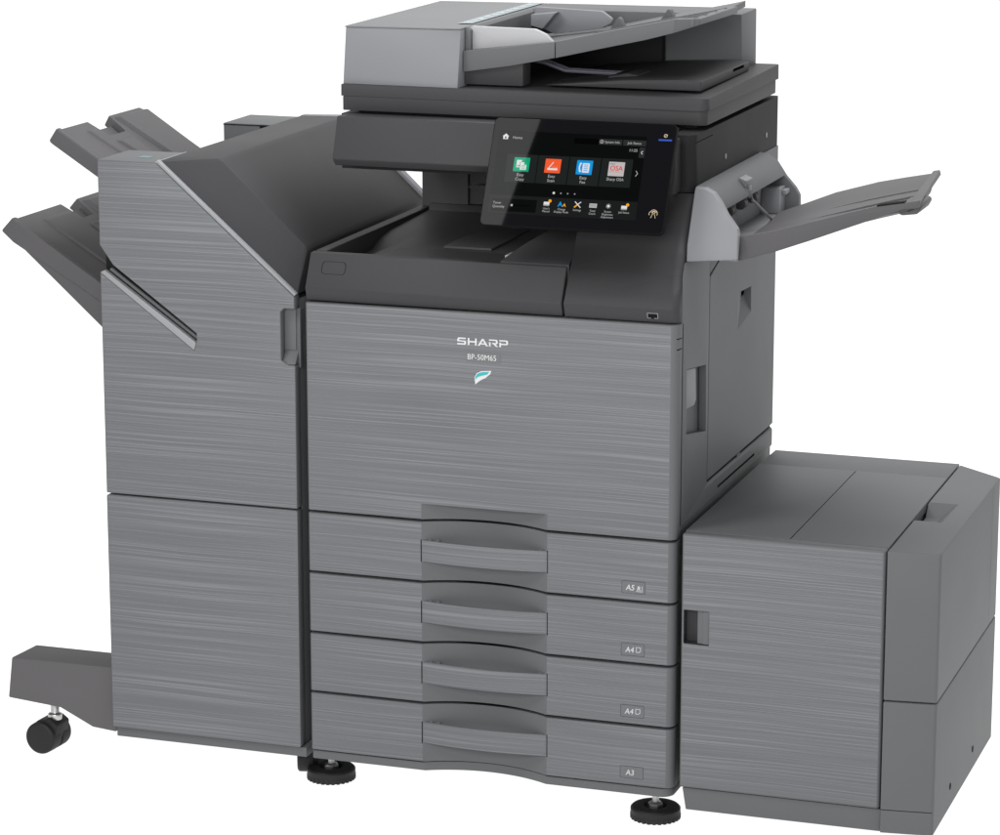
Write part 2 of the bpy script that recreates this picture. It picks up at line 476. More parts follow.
# levelling feet
def make_foot(x, y):
    bm = bmesh.new()
    add_lathe(bm, [(0.036, 0.0005), (0.0395, 0.004), (0.0400, 0.0075), (0.0400, 0.0175), (0.0375, 0.0200), (0.027, 0.0215), (0.0190, 0.0212), (0.0170, 0.0150), (0.006, 0.0150)], (0, 0, 0), n=64)
    for q in range(28):
        t = 2 * math.pi * q / 28; c, s = math.cos(t), math.sin(t)
        pts = [Vector((0.0365, -0.0030, 0)), Vector((0.0405, -0.0024, 0)), Vector((0.0405, 0.0024, 0)), Vector((0.0365, 0.0030, 0))]
        add_prism(bm, [(p.x * c - p.y * s, p.x * s + p.y * c) for p in pts], 'z', 0.0012, 0.0085)
    f = finish(bm, 'levelling_foot', M['rubber'], P, 0)
    bm = bmesh.new()
    add_lathe(bm, [(0.0105, 0.0145), (0.0125, 0.0165), (0.0125, 0.0235), (0.0095, 0.0262), (0.0058, 0.0275), (0.0058, 0.0560)], (0, 0, 0), n=6)
    finish(bm, 'foot_bolt', M['metal'], f, 0)
    f.location = (x, y, 0)
    return f
foot = make_foot(0.0090, 0.0640)
for x, y in ((0.5690, 0.0545), (0.0090, 0.560), (0.5690, 0.560)):
    f = foot.copy(); scene.collection.objects.link(f); adopt(f, P); f.location = (x, y, 0)
    for ch in foot.children:
        c = ch.copy(); scene.collection.objects.link(c); c.parent = f

# fascia, left part: rim in front of the output well
bm = bmesh.new()
add_prism(bm, [(0.0055, 0.8145), (-0.0015, 0.8350), (0.0245, 0.8875), (0.0400, 0.8880), (0.0480, 0.8720), (0.0480, 0.8145)], 'x', 0.0005, 0.4252)
fl = finish(bm, 'fascia', M['dark'], P, 0.0016)
# oval push button let into it
def slope_pt(u, v, out=0.0):      # on the sloping face: u = x, v along the slope from its foot
    d = Vector((0, 0.026, 0.0525)).normalized(); nn = Vector((0, -d.z, d.y))
    p = Vector((u, -0.0015, 0.8350)) + d * v + nn * out
    return (p.x, p.y, p.z)
oval = rounded([(0.0235, 0.0245), (0.0640, 0.0245), (0.0640, 0.0455), (0.0235, 0.0455)], 0.006, 5)
c = Vector((0.04375, 0.035))
inner = [tuple(c + (Vector(q) - c) * 0.955) for q in oval]
bm = bmesh.new()
for a in range(len(oval)):
    b2 = (a + 1) % len(oval)
    bm.faces.new([bm.verts.new(slope_pt(*q, 0.0003)) for q in (oval[a], oval[b2], inner[b2], inner[a])]).material_index = 1
raw(bm, 'push_button_outline', [M['dark'], M['seam']], fl)

# fascia, right part, leaning back up to the scanner
bm = bmesh.new()
A = rounded([(0.4285, 0.0), (0.6112, 0.0), (0.6112, 0.14), (0.4285, 0.14)], [0.002, 0.014, 0, 0], 8)
def shift(pts, dy, z, x_in=0.0):
    return [(x + (x_in if x < 0.5 else 0), (y + dy if y < 0.1 else 0.16), z) for x, y in pts]
add_loft(bm, shift(A, 0.0005, 0.8145), shift(A, -0.0020, 0.8360), caps=False)
bm2 = bmesh.new()
def twist(dl, dr, z, x_in):
    return [(x + (x_in if x < 0.5 else 0), (y + dl + (dr - dl) * (x - 0.4285) / 0.183 if y < 0.1 else 0.16), z) for x, y in A]
rows = [[bm2.verts.new(p) for p in L] for L in (shift(A, 0.0055, 0.8145), shift(A, -0.0020, 0.8360), twist(0.0260, 0.0090, 0.8880, 0.002), twist(0.0610, 0.0500, 0.9480, 0.004), shift(A, 0.0905, 1.0015, 0.006))]
n = len(A)
for r0, r1 in zip(rows, rows[1:]):
    for q in range(n): bm2.faces.new((r0[q], r1[q], r1[(q + 1) % n], r0[(q + 1) % n]))
bm2.faces.new(rows[0]); bm2.faces.new(rows[2][::-1]); bm.free()
fr = finish(bm2, 'fascia', M['dark'], P, 0, sharp=22)
# usb socket in the lower band of it
bm = bmesh.new()
ub = lambda u, v, o=0.0: (u, 0.0055 - 0.000349 * (v - 0.8145) / 0.001 - o, v)
for x0, x1, z0, z1, mi in ((0.5620, 0.5790, 0.8205, 0.8292, 1), (0.5627, 0.5783, 0.8211, 0.8285, 0), (0.5680, 0.5726, 0.8200, 0.8216, 0)):
    o = 0.0004 if mi else 0.0007
    bm.faces.new([bm.verts.new(ub(*q, o)) for q in ((x0, z0), (x1, z0), (x1, z1), (x0, z1))]).material_index = mi
raw(bm, 'usb_socket', [M['seam'], M['pale']], fr)
# light paper lever that shows beside the guide, and the curved guide block
bm = bmesh.new()
arc = []
for t in range(15):
    a = t / 14
    arc.append((0.3165 + 0.112 * a, 0.0300 + 0.36 * (1 - (1 - a) ** 2.0) * 0.29))
base = [(0.3165, 0.0295), (0.4280, 0.0295)]
lowp = [(x, y, 0.860) for x, y in ([(0.3165, 0.0295)] + arc[1:] + [(0.4278, 0.0295)])]
top = [(x, y, 0.8905 + (y - 0.0295) * 0.50) for x, y in ([(0.3165, 0.0295)] + arc[1:] + [(0.4278, 0.0295)])]
add_loft(bm, lowp, top)
finish(bm, 'output_guide', M['dark'], P, 0)
bm = bmesh.new()
add_loft(bm, [(0.2985, 0.098, 0.866), (0.318, 0.098, 0.866), (0.318, 0.130, 0.866), (0.2985, 0.130, 0.866)],
         [(0.3005, 0.098, 0.8875), (0.318, 0.098, 0.8895), (0.318, 0.130, 0.8895), (0.3005, 0.130, 0.8875)])
finish(bm, 'paper_lever', M['pale'], P, 0.0006)

# output well between fascia and scanner
bm = bmesh.new()
def sheet(bm, rows, mi=0, thick=0.004):
    top = [[bm.verts.new(p) for p in r] for r in rows]
    low = [[bm.verts.new((p[0], p[1], p[2] - thick)) for p in r] for r in rows]
    m, k = len(rows), len(rows[0])
    for a in range(m - 1):
        for b in range(k - 1):
            bm.faces.new((top[a][b], top[a][b + 1], top[a + 1][b + 1], top[a + 1][b])).material_index = mi
            bm.faces.new((low[a][b], low[a + 1][b], low[a + 1][b + 1], low[a][b + 1])).material_index = mi
    for a in range(m - 1):
        bm.faces.new((top[a][0], top[a + 1][0], low[a + 1][0], low[a][0])).material_index = mi
        bm.faces.new((top[a][-1], low[a][-1], low[a + 1][-1], top[a + 1][-1])).material_index = mi
    for b in range(k - 1):
        bm.faces.new((top[0][b], low[0][b], low[0][b + 1], top[0][b + 1])).material_index = mi
        bm.faces.new((top[-1][b], top[-1][b + 1], low[-1][b + 1], low[-1][b])).material_index = mi
rows = []
for a in range(13):
    y = 0.047 + 0.478 * a / 12; r = []
    for b in range(17):
        x = 0.020 + 0.405 * b / 16
        u = min(1, max(0, (x - 0.045) / 0.030)); v = min(1, max(0, (0.30 - y) / 0.06))
        dip = 0.020 * (1 - u) * v * min(1, (y - 0.03) / 0.05)
        r.append((x, y, 0.8760 + 0.006 * max(0, (y - 0.30) / 0.2) - dip))
    rows.append(r)
sheet(bm, rows)
tray0 = finish(bm, 'output_tray', M['well'], P, 0, sharp=40)
bm = bmesh.new()
add_prism(bm, [(0.047, 0.8820), (0.052, 0.8785), (0.160, 0.8785), (0.165, 0.8770), (0.165, 0.8765), (0.047, 0.8765)], 'x', 0.10, 0.31)
add_box(bm, 0.165, 0.246, 0.19, 0.50, 0.8765, 0.8800)
finish(bm, 'paper_support', M['well'], tray0, 0.0008)
bm = bmesh.new()
add_box(bm, 0.0005, 0.019, 0.048, 0.545, 0.840, 0.8875)
add_box(bm, 0.019, 0.4252, 0.0402, 0.0468, 0.840, 0.8720)
add_prism(bm, [(0.510, 0.876), (0.545, 0.876), (0.545, 0.8930), (0.524, 0.8930)], 'x', 0.0195, 0.4252)
finish(bm, 'well_rim', M['dark'], P, 0.001)
bm = bmesh.new()
for x0, x1, y0 in ((0.003, 0.087, 0.530), (0.0875, 0.158, 0.538), (0.1585, 0.600, 0.533)):
    add_box(bm, x0, x1, y0, 0.548, 0.885, 1.010)
finish(bm, 'well_back_wall', M['well'], P, 0.0015)
box('well_side_wall', 0.4290, 0.600, 0.162, 0.530, 0.862, 1.002, M['dark2'], P)

# scanner unit
bm = bmesh.new()
out = rounded([(0.002, 0.160), (0.575, 0.160), (0.575, 0.088), (0.6118, 0.088), (0.6118, 0.612), (0.002, 0.612)], [0, 0, 0.004, 0.016, 0.006, 0.006], 8)
l0 = [(x, y, 1.0035) for x, y in out]; l1 = [(x, (y - 0.011 if y < 0.13 else y), 1.0800) for x, y in out]; l2 = [(x, (y - 0.006 if y < 0.13 else y), 1.0920) for x, y in out]
rows = [[bm.verts.new(p) for p in L] for L in (l0, l1, l2)]
n = len(out)
for r0, r1 in zip(rows, rows[1:]):
    for q in range(n): bm.faces.new((r0[q], r1[q], r1[(q + 1) % n], r0[(q + 1) % n]))
bm.faces.new(rows[0]); bm.faces.new(rows[2][::-1])
su = finish(bm, 'scanner_unit', M['dark3'], P, 0, sharp=35)
cut(su, cutter_prism([(0.05, 1.0795), (0.185, 1.0795), (0.185, 1.0810), (0.05, 1.0810)], 'x', 0.6108, 0.63), M['seam'])
for y in (0.2660, 0.5300):
    bm = bmesh.new()
    add_lathe(bm, [(0.0045, 0), (0.0045, 0.0008)], (0.6119, y, 1.0360), 'x', 14)
    finish(bm, 'side_screw', M['light'], su, 0)
# bezel in front of it, left of the panel
bm = bmesh.new()
add_prism(bm, rounded([(0.0850, 1.0290), (0.1080, 1.0945), (0.160, 1.0945), (0.160, 1.0175), (0.0960, 1.0175)], [0.003, 0.003, 0, 0, 0.004], 4), 'x', 0.0150, 0.2800)
sb = finish(bm, 'scanner_bezel', M['dark'], P, 0.0015)
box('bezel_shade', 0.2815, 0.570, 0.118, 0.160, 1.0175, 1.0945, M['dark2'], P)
box('lid_gasket', 0.03, 0.590, 0.165, 0.590, 1.0910, 1.1000, M['black'], P)

# ---- document lid with its two steps
bm = bmesh.new()
add_prism(bm, rounded([(0.0090, 0.1480), (0.6120, 0.1430), (0.6120, 0.5960), (0.0090, 0.5960)], [0.002, 0.014, 0.010, 0.002], 6), 'z', 1.0990, 1.1215)
lid = finish(bm, 'document_lid', M['dark'], P, 0.001)
bm = bmesh.new()
o1 = rounded([(0.0055, 0.1490), (0.6140, 0.1400), (0.6140, 0.6060), (0.0055, 0.6060)], [0.002, 0.020, 0.008, 0.002], 6)
o2 = [(x + (0.004 if x > 0.5 else 0), y, 0) for x, y in o1]
add_loft(bm, [(x, y, 1.1218) for x, y in o1], [(min(x, 0.6130), max(y, 0.1510), 1.1400 + 0.0055 * (y - 0.15) / 0.45) for x, y in o1])
finish(bm, 'lid_rim', M['dark'], lid, 0.0015, sharp=25)

# ---- document feeder
bm = bmesh.new()
A = [(0.0045, 0.1615, 1.1395), (0.2010, 0.1570, 1.1395), (0.2010, 0.5980, 1.1395), (0.0045, 0.5980, 1.1395)]
B = [(0.0050, 0.1745, 1.2285), (0.2015, 0.1720, 1.2310), (0.2015, 0.6200, 1.2310), (0.0035, 0.6250, 1.2285)]
add_loft(bm, A, B)
df = finish(bm, 'document_feeder', M['light'], P, 0.0016)
bm = bmesh.new()
add_loft(bm, [(0.0030, 0.1740, 1.2287), (0.2020, 0.1700, 1.2312), (0.2020, 0.6210, 1.2312), (0.0030, 0.6260, 1.2287)],
         [(0.0040, 0.1755, 1.2312), (0.2010, 0.1720, 1.2335), (0.2010, 0.6205, 1.2335), (0.0040, 0.6255, 1.2312)])
tc = finish(bm, 'top_cover', M['cover_grey'], df, 0.0008)
for p in tc.data.polygons: p.material_index = 0
# lip on the cover's right edge with a row of pale pictograms
bm = bmesh.new()
add_prism(bm, [(0.2025, 1.1900), (0.2115, 1.1960), (0.2115, 1.2290), (0.2060, 1.2335), (0.2025, 1.2340)], 'y', 0.190, 0.560)
finish(bm, 'cover_lip', M['grey'], df, 0.0008)
bm = bmesh.new()
sp = lambda x, y, h: (x, y, 1.2312 + (x - 0.003) * 0.0119 + 0.0012 + h)
def q4(x0, x1, y0, y1, mi, h):
    bm.faces.new([bm.verts.new(sp(*q, h)) for q in ((x0, y0), (x1, y0), (x1, y1), (x0, y1))]).material_index = mi
q4(0.174, 0.198, 0.235, 0.610, 0, 0.0003)
for k, (y, wd) in enumerate(((0.250, 0.018), (0.282, 0.010), (0.305, 0.024), (0.345, 0.020), (0.385, 0.012), (0.412, 0.026), (0.455, 0.012), (0.485, 0.020), (0.530, 0.016), (0.565, 0.018))):
    q4(0.178, 0.1945 - 0.004 * (k % 2), y, y + wd * 0.35, 1, 0.0006)
    q4(0.180, 0.188, y + wd * 0.5, y + wd * 0.8, 1, 0.0006)
raw(bm, 'pictogram_strip', [new_mat('strip_film', (0.16, 0.19, 0.20), 0.25), new_mat('pale_blue_print', (0.42, 0.52, 0.56), 0.4)], df)
# rear bar of the feeder
bm = bmesh.new()
add_loft(bm, [(0.2020, 0.520, 1.1430), (0.5710, 0.5200, 1.1430), (0.5740, 0.6020, 1.1430), (0.2020, 0.6020, 1.1430)],
         [(0.2020, 0.520, 1.2330), (0.5690, 0.5200, 1.2350), (0.5720, 0.6080, 1.2375), (0.2020, 0.6210, 1.2335)])
finish(bm, 'rear_bar', M['grey'], df, 0.0018)
# dark exit housing in the gap under the feeder tray
bm = bmesh.new()
add_box(bm, 0.2025, 0.4400, 0.500, 0.519, 1.1435, 1.2080)
add_box(bm, 0.2025, 0.2600, 0.230, 0.499, 1.1435, 1.1900)
finish(bm, 'exit_housing', M['black'], df, 0.002)
bm = bmesh.new()
add_prism(bm, [(0.2020, 1.1430), (0.3000, 1.1430), (0.3000, 1.1900), (0.2020, 1.1700)], 'y', 0.188, 0.228)
finish(bm, 'exit_cheek', M['dark'], df, 0.002)

# feeder tray: rail in front, ramp behind it
xs = [0.2025, 0.2800, 0.3550, 0.4300, 0.5020, 0.5500, 0.5760]
zb = [1.1635, 1.1755, 1.1910, 1.2080, 1.2240, 1.2370, 1.2460]
zt = [1.1970, 1.2060, 1.2165, 1.2330, 1.2480, 1.2580, 1.2640]
bm = bmesh.new()
def rail(i0, i1, dx0=0, dx1=0):
    A = [(xs[i], 0.180, zb[i]) for i in range(i0, i1 + 1)] + [(xs[i], 0.180, zt[i]) for i in range(i1, i0 - 1, -1)]
    B = [(x, 0.200, z) for x, y, z in A]
    add_loft(bm, A, B)
rail(0, 2)
rl = finish(bm, 'tray_rail', M['grey'], df, 0.0012, sharp=25)
bm = bmesh.new()
A = [(xs[i] + (0.0012 if i == 2 else 0), 0.180, zb[i]) for i in range(2, 6)] + [(xs[i] + (0.0012 if i == 2 else 0), 0.180, zt[i]) for i in range(5, 1, -1)]
add_loft(bm, A, [(x, 0.2005, z) for x, y, z in A])
# the right end turns back along the tray's edge
E0 = [(0.5500, 0.180, 1.2370), (0.5500, 0.180, 1.2580), (0.5400, 0.215, 1.2560), (0.5400, 0.215, 1.2350)]
E1 = [(0.5840, 0.205, 1.2480), (0.5840, 0.205, 1.2575), (0.5690, 0.230, 1.2560), (0.5690, 0.230, 1.2440)]
E2 = [(0.5840, 0.435, 1.2450), (0.5840, 0.435, 1.2560), (0.5690, 0.435, 1.2560), (0.5690, 0.435, 1.2450)]
add_loft(bm, E0, E1); add_loft(bm, E1, E2)
finish(bm, 'tray_end_rail', M['grey'], df, 0.001, sharp=25)
bm = bmesh.new(); rows = []
for a in range(9):
    y = 0.196 + (0.516 - 0.196) * a / 8
    rows.append([(x, y, z - 0.006 - 0.004 * math.sin(math.pi * a / 8)) for x, z in zip(xs, zt)])
sheet(bm, rows, thick=0.010)
ft = finish(bm, 'feeder_tray', M['grey'], df, 0, sharp=40)
for y in (0.270, 0.330, 0.390):
    bm = bmesh.new()
    A = [(x, y, z - 0.0105) for x, z in zip(xs[2:], zt[2:])] + [(x, y, z - 0.0060) for x, z in list(zip(xs[2:], zt[2:]))[::-1]]
    add_loft(bm, A, [(x, y2 + 0.008, z) for x, y2, z in A])
    finish(bm, 'tray_rib', M['grey'], ft, 0.0008)
for x, y in ((0.385, 0.420), (0.470, 0.420)):
    bm = bmesh.new()
    z = 1.2165 + (x - 0.355) * 0.195 - 0.006
    add_prism(bm, rounded([(x - 0.013, z - 0.004), (x + 0.014, z - 0.004), (x + 0.005, z + 0.015), (x + 0.001, z + 0.017)], [0, 0, 0.004, 0.002], 3), 'y', y, y + 0.016)
    finish(bm, 'paper_stop', M['grey'], ft, 0.001)
# paper guides
bm = bmesh.new()
add_prism(bm, rounded([(0.2020, 1.1960), (0.2060, 1.2345), (0.3150, 1.2330), (0.3330, 1.2255), (0.3460, 1.2130), (0.2800, 1.2040)], [0, 0.006, 0.012, 0.012, 0, 0], 5), 'y', 0.200, 0.211)
pg = finish(bm, 'paper_guide', M['pale'], df, 0.0012)
bm = bmesh.new()
add_prism(bm, rounded([(0.2340, 1.2160), (0.2340, 1.2440), (0.3510, 1.2400), (0.3740, 1.2245), (0.3500, 1.2120), (0.2690, 1.2000)], [0.002, 0.004, 0.010, 0.006, 0.002, 0.002], 5), 'y', 0.446, 0.456)
add_prism(bm, [(0.2350, 1.2150), (0.2350, 1.2330), (0.2780, 1.2375), (0.2550, 1.2100)], 'y', 0.424, 0.446)
finish(bm, 'paper_guide', M['light'], df, 0.0012)
# wire paper rest and raised exit plate on the lid
for dy in (0.0, 0.020):
    bm = bmesh.new()
    add_tube(bm, [(0.270, 0.290 + dy, 1.1745), (0.300, 0.300 + dy, 1.1690), (0.333, 0.305 + dy, 1.1570), (0.385, 0.310 + dy, 1.1550), (0.434, 0.310 + dy, 1.1540)], 0.0030)
    finish(bm, 'wire_rest', M['wire'], df, 0)
bm = bmesh.new()
add_prism(bm, [(0.330, 1.1445), (0.587, 1.1445), (0.587, 1.1600), (0.560, 1.1620), (0.460, 1.1575), (0.360, 1.1480)], 'y', 0.205, 0.505)
ep = finish(bm, 'exit_plate', M['dark'], lid, 0.003, 3)
cut(ep, cutter_prism([(0.400, 1.1535), (0.470, 1.1535), (0.470, 1.1585), (0.400, 1.1585)], 'x', 0.575, 0.60), M['seam'])
bm = bmesh.new()
add_prism(bm, rounded([(0.405, 1.1430), (0.475, 1.1430), (0.468, 1.1590), (0.450, 1.1620), (0.420, 1.1560)], 0.004, 4), 'y', 0.260, 0.330)
finish(bm, 'exit_hump', M['dark'], lid, 0.002)

# ---- control panel
TL = rad(26.5)
PB = Vector((0.2975, -0.0300, 0.9610)); PU = Vector((1, 0, 0)); PV = Vector((0, math.sin(TL), math.cos(TL))); PN = Vector((0, -math.cos(TL), math.sin(TL)))
pp = lambda u, v, o=0.0: tuple(PB + PU * u + PV * v + PN * o)
bm = bmesh.new()
outl = rounded([(0.0055, -0.0045), (0.2965, -0.0045), (0.2965, 0.1690), (0.0055, 0.1690)], 0.0075, 6)
c = Vector((0.151, 0.082))
lv = [(1.0, -0.0), (1.004, -0.0015), (1.004, -0.0085), (0.985, -0.0150), (0.90, -0.020)]
rows = [[bm.verts.new(pp(*(c + (Vector(q) - c) * s), o)) for q in outl] for s, o in lv]
n = len(outl)
for r0, r1 in zip(rows, rows[1:]):
    for q in range(n): bm.faces.new((r0[q], r1[q], r1[(q + 1) % n], r0[(q + 1) % n]))
bm.faces.new(rows[0]); bm.faces.new(rows[-1][::-1])
cp = finish(bm, 'control_panel', M['bezel'], P, 0, sharp=30)
for p in cp.data.polygons: p.material_index = 0
# glass over the whole front
bm = bmesh.new()
glo = [tuple(c + (Vector(q) - c) * 0.993) for q in outl]
bm.faces.new([bm.verts.new(pp(*q, 0.0004)) for q in glo])
raw(bm, 'panel_glass', [M['glass']], cp)

# the picture on the display
mats_s = list(G.values()); GI = {k: i for i, k in enumerate(G)}
bm = bmesh.new()
LAY = 0.00012
def quad(u0, u1, v0, v1, col, lay, r=0.0):
    pts = [(u0, v0), (u1, v0), (u1, v1), (u0, v1)]
    if r: pts = rounded(pts, r, 4)
    bm.faces.new([bm.verts.new(pp(*q, 0.0006 + LAY * lay)) for q in pts]).material_index = GI[col]
def poly(pts, col, lay):
    bm.faces.new([bm.verts.new(pp(*q, 0.0006 + LAY * lay)) for q in pts]).material_index = GI[col]
def disc(u, v, r, col, lay, n=14):
    poly([(u + r * math.cos(2 * math.pi * t / n), v + r * math.sin(2 * math.pi * t / n)) for t in range(n)], col, lay)
def stroke(a, b, w, col, lay):
    a = Vector(a); b = Vector(b); d = (b - a).normalized(); m = Vector((-d.y, d.x)) * w / 2
    poly([tuple(a + m), tuple(a - m), tuple(b - m), tuple(b + m)], col, lay)
def txt(s, u, v, size, col='white', lay=4, align='CENTER', xs=1.0, bold=0.0):
    text_bm(bm, s, size, lambda a, b: pp(u + a, v + b, 0.0006 + LAY * lay), GI[col], align, xs, bold)
quad(0.0155, 0.2515, 0.0145, 0.1480, 'screen', 0)
quad(0.0155, 0.2515, 0.0145, 0.0440, 'band', 1)
# home
poly([(0.0215, 0.1385), (0.0270, 0.1432), (0.0325, 0.1385)], 'white', 2)
quad(0.0230, 0.0310, 0.1340, 0.1387, 'white', 2); quad(0.0257, 0.0283, 0.1352, 0.1380, 'screen', 3)
txt('Home', 0.0385, 0.1352, 0.0062, 'softwhite', 2, 'LEFT')
quad(0.1372, 0.1765, 0.1318, 0.1412, 'deep', 1)
quad(0.1770, 0.2137, 0.1323, 0.1415, 'button', 1, 0.0008); quad(0.2155, 0.2515, 0.1323, 0.1415, 'button', 1, 0.0008)
disc(0.1815, 0.1369, 0.0030, 'softwhite', 2); disc(0.1815, 0.1369, 0.0022, 'button', 3); quad(0.1811, 0.1819, 0.1352, 0.1385, 'softwhite', 4)
txt('System Info.', 0.1865, 0.1350, 0.0054, 'softwhite', 2, 'LEFT', 0.93)
txt('Job Status', 0.2335, 0.1350, 0.0054, 'softwhite', 2)
txt('11:25', 0.2330, 0.1232, 0.0062, 'softwhite', 2)
quad(0.2425, 0.2515, 0.1140, 0.1305, 'button', 1, 0.0008)
stroke((0.2482, 0.1250), (0.2458, 0.1223), 0.0009, 'white', 2); stroke((0.2458, 0.1223), (0.2482, 0.1196), 0.0009, 'white', 2)
stroke((0.2418, 0.0930), (0.2448, 0.0886), 0.0010, 'softwhite', 2); stroke((0.2448, 0.0886), (0.2418, 0.0842), 0.0010, 'softwhite', 2)
# four application tiles
for k, (u0, cap) in enumerate(((0.0345, ('Easy', 'Copy')), (0.0848, ('Easy', 'Scan')), (0.1353, ('Easy', 'Fax')), (0.1860, ('Sharp OSA',)))):
    quad(u0, u0 + 0.0492, 0.0655, 0.1106, 'tile', 1, 0.0006)
    a = u0 + 0.0119; v0 = 0.0830; v1 = 0.1056; w = 0.0252
    quad(a, a + w, v0, v1, ('green', 'orange', 'blue', 'silver')[k], 2, 0.0008)
    for j, s in enumerate(cap):
        txt(s, u0 + 0.0246, 0.0757 - 0.0070 * j, 0.0066, 'softwhite', 2, 'CENTER', 0.92 if k == 3 else 1.0)
    if k == 0:
        quad(a + 0.0045, a + 0.0125, 0.0895, 0.1015, 'white', 3); quad(a + 0.0058, a + 0.0112, 0.0912, 0.0930, 'green2', 4)
        quad(a + 0.0098, a + 0.0198, 0.0868, 0.0985, 'green', 4); quad(a + 0.0108, a + 0.0208, 0.0858, 0.0978, 'white', 5)
        quad(a + 0.0168, a + 0.0208, 0.0938, 0.0978, 'green2', 6)
        for q in range(3): quad(a + 0.0125, a + 0.0190, 0.0878 + 0.0022 * q, 0.0886 + 0.0022 * q, 'green2', 6)
    if k == 1:
        stroke((a + 0.0045, 0.0892), (a + 0.0205, 0.0892), 0.0030, 'white', 3)
        stroke((a + 0.0055, 0.0897), (a + 0.0130, 0.1005), 0.0014, 'white', 3)
        for q in range(3): stroke((a + 0.0125 + 0.003 * q, 0.0915), (a + 0.0140 + 0.003 * q, 0.0935), 0.0009, 'pink', 3)
    if k == 2:
        quad(a + 0.0095, a + 0.0205, 0.0862, 0.1012, 'white', 3, 0.0010)
        for q in range(4): quad(a + 0.0118, a + 0.0182, 0.0888 + 0.0030 * q, 0.0900 + 0.0030 * q, 'blue', 4)
        stroke((a + 0.0058, 0.0880), (a + 0.0045, 0.0945), 0.0022, 'white', 3); stroke((a + 0.0045, 0.0945), (a + 0.0060, 0.1010), 0.0022, 'white', 3)
        quad(a + 0.0050, a + 0.0078, 0.0868, 0.0892, 'white', 3); quad(a + 0.0050, a + 0.0078, 0.0994, 0.1016, 'white', 3)
    if k == 3:
        txt('OSA', a + 0.0126, 0.0918, 0.0110, 'red', 3, 'CENTER', 0.95, 0.0001)
        txt('Sharp', a + 0.0020, 0.1012, 0.0036, 'track', 3, 'LEFT'); quad(a + 0.002, a + 0.019, 0.0895, 0.0900, 'red', 3)
for k, u in enumerate((0.1171, 0.1284, 0.1393, 0.1505)):
    disc(u, 0.0514, 0.0019 if k == 0 else 0.0012, 'white' if k == 0 else 'grey', 2)
# toner and the lower row of icons
quad(0.0206, 0.0924, 0.0183, 0.0386, 'screen', 2)
txt('Toner', 0.0222, 0.0298, 0.0054, 'softwhite', 3, 'LEFT'); txt('Quantity', 0.0222, 0.0240, 0.0054, 'softwhite', 3, 'LEFT')
quad(0.0510, 0.0815, 0.0277, 0.0295, 'deep', 3); quad(0.0512, 0.0545, 0.0270, 0.0302, 'softwhite', 4)
labs = (("User's", 'Manual'), ('Change', 'Display Mode'), ('Settings',), ('Total', 'Count'), ('Screen', 'Brightness', 'Adjustment'), ('Job Status',))
for k, (u, ls) in enumerate(zip((0.1087, 0.1330, 0.1578, 0.1822, 0.2064, 0.2319), labs)):
    for j, s in enumerate(ls): txt(s, u, 0.0247 - 0.0044 * j, 0.0044, 'softwhite', 3, 'CENTER', 0.95)
    if k in (0, 5):
        quad(u - 0.0052, u + 0.0040, 0.0302, 0.0368, 'white', 3, 0.0006); quad(u - 0.0052, u + 0.0040, 0.0302, 0.0322, 'grey', 4)
        disc(u + 0.0044, 0.0383, 0.0026, 'amber', 5)
    if k == 1:
        txt('A', u - 0.0030, 0.0305, 0.0105, 'blue', 3, 'CENTER', 1.0, 0.0003); txt('A', u + 0.0036, 0.0305, 0.0072, 'amber', 3, 'CENTER', 1.0, 0.0002)
    if k == 2:
        stroke((u - 0.0050, 0.0395), (u + 0.0048, 0.0302), 0.0014, 'white', 3); stroke((u + 0.0048, 0.0392), (u - 0.0010, 0.0345), 0.0014, 'white', 3)
        stroke((u - 0.0052, 0.0302), (u - 0.0008, 0.0343), 0.0022, 'amber', 4)
    if k == 3:
        quad(u - 0.0060, u + 0.0060, 0.0312, 0.0378, 'softwhite', 3, 0.0005)
        for q in range(3): quad(u - 0.0048 + 0.0033 * q, u - 0.0024 + 0.0033 * q, 0.0330, 0.0362, 'grey', 4)
    if k == 4:
        disc(u, 0.0350, 0.0022, 'white', 3)
        for q in range(8):
            t = q * math.pi / 4; stroke((u + 0.0030 * math.cos(t), 0.0350 + 0.0030 * math.sin(t)), (u + 0.0040 * math.cos(t), 0.0350 + 0.0040 * math.sin(t)), 0.0006, 'white', 3)
raw(bm, 'display', mats_s, cp)
# status light, power mark and card reader mark on the bezel
bm = bmesh.new()
quad(0.2702, 0.2912, 0.1425, 0.1452, 'led', 0)
raw(bm, 'status_light', mats_s, cp)
bm = bmesh.new()
def bq(pts, mi=0): bm.faces.new([bm.verts.new(pp(*q, 0.0009)) for q in pts]).material_index = mi
def ringseg(u, v, r, w, a0, a1, n=10):
    for t in range(n):
        x, y = a0 + (a1 - a0) * t / n, a0 + (a1 - a0) * (t + 1) / n
        bq([(u + r * math.cos(x), v + r * math.sin(x)), (u + r * math.cos(y), v + r * math.sin(y)),
            (u + (r - w) * math.cos(y), v + (r - w) * math.sin(y)), (u + (r - w) * math.cos(x), v + (r - w) * math.sin(x))])
ringseg(0.2807, 0.1507, 0.0028, 0.0007, 0, 2 * math.pi, 18)
bq([(0.2790, 0.1493), (0.2794, 0.1489), (0.2824, 0.1521), (0.2820, 0.1525)])
raw(bm, 'power_mark', [M['gold']], cp)
bm = bmesh.new()
for r in (0.0042, 0.0062): ringseg(0.2785, 0.0270, r, 0.0007, rad(20), rad(160), 10)
ringseg(0.2750, 0.0268, 0.0040, 0.0007, rad(100), rad(220), 8); ringseg(0.2808, 0.0268, 0.0040, 0.0007, rad(-40), rad(80), 8)
ringseg(0.2785, 0.0285, 0.0022, 0.0007, 0, 2 * math.pi, 12)
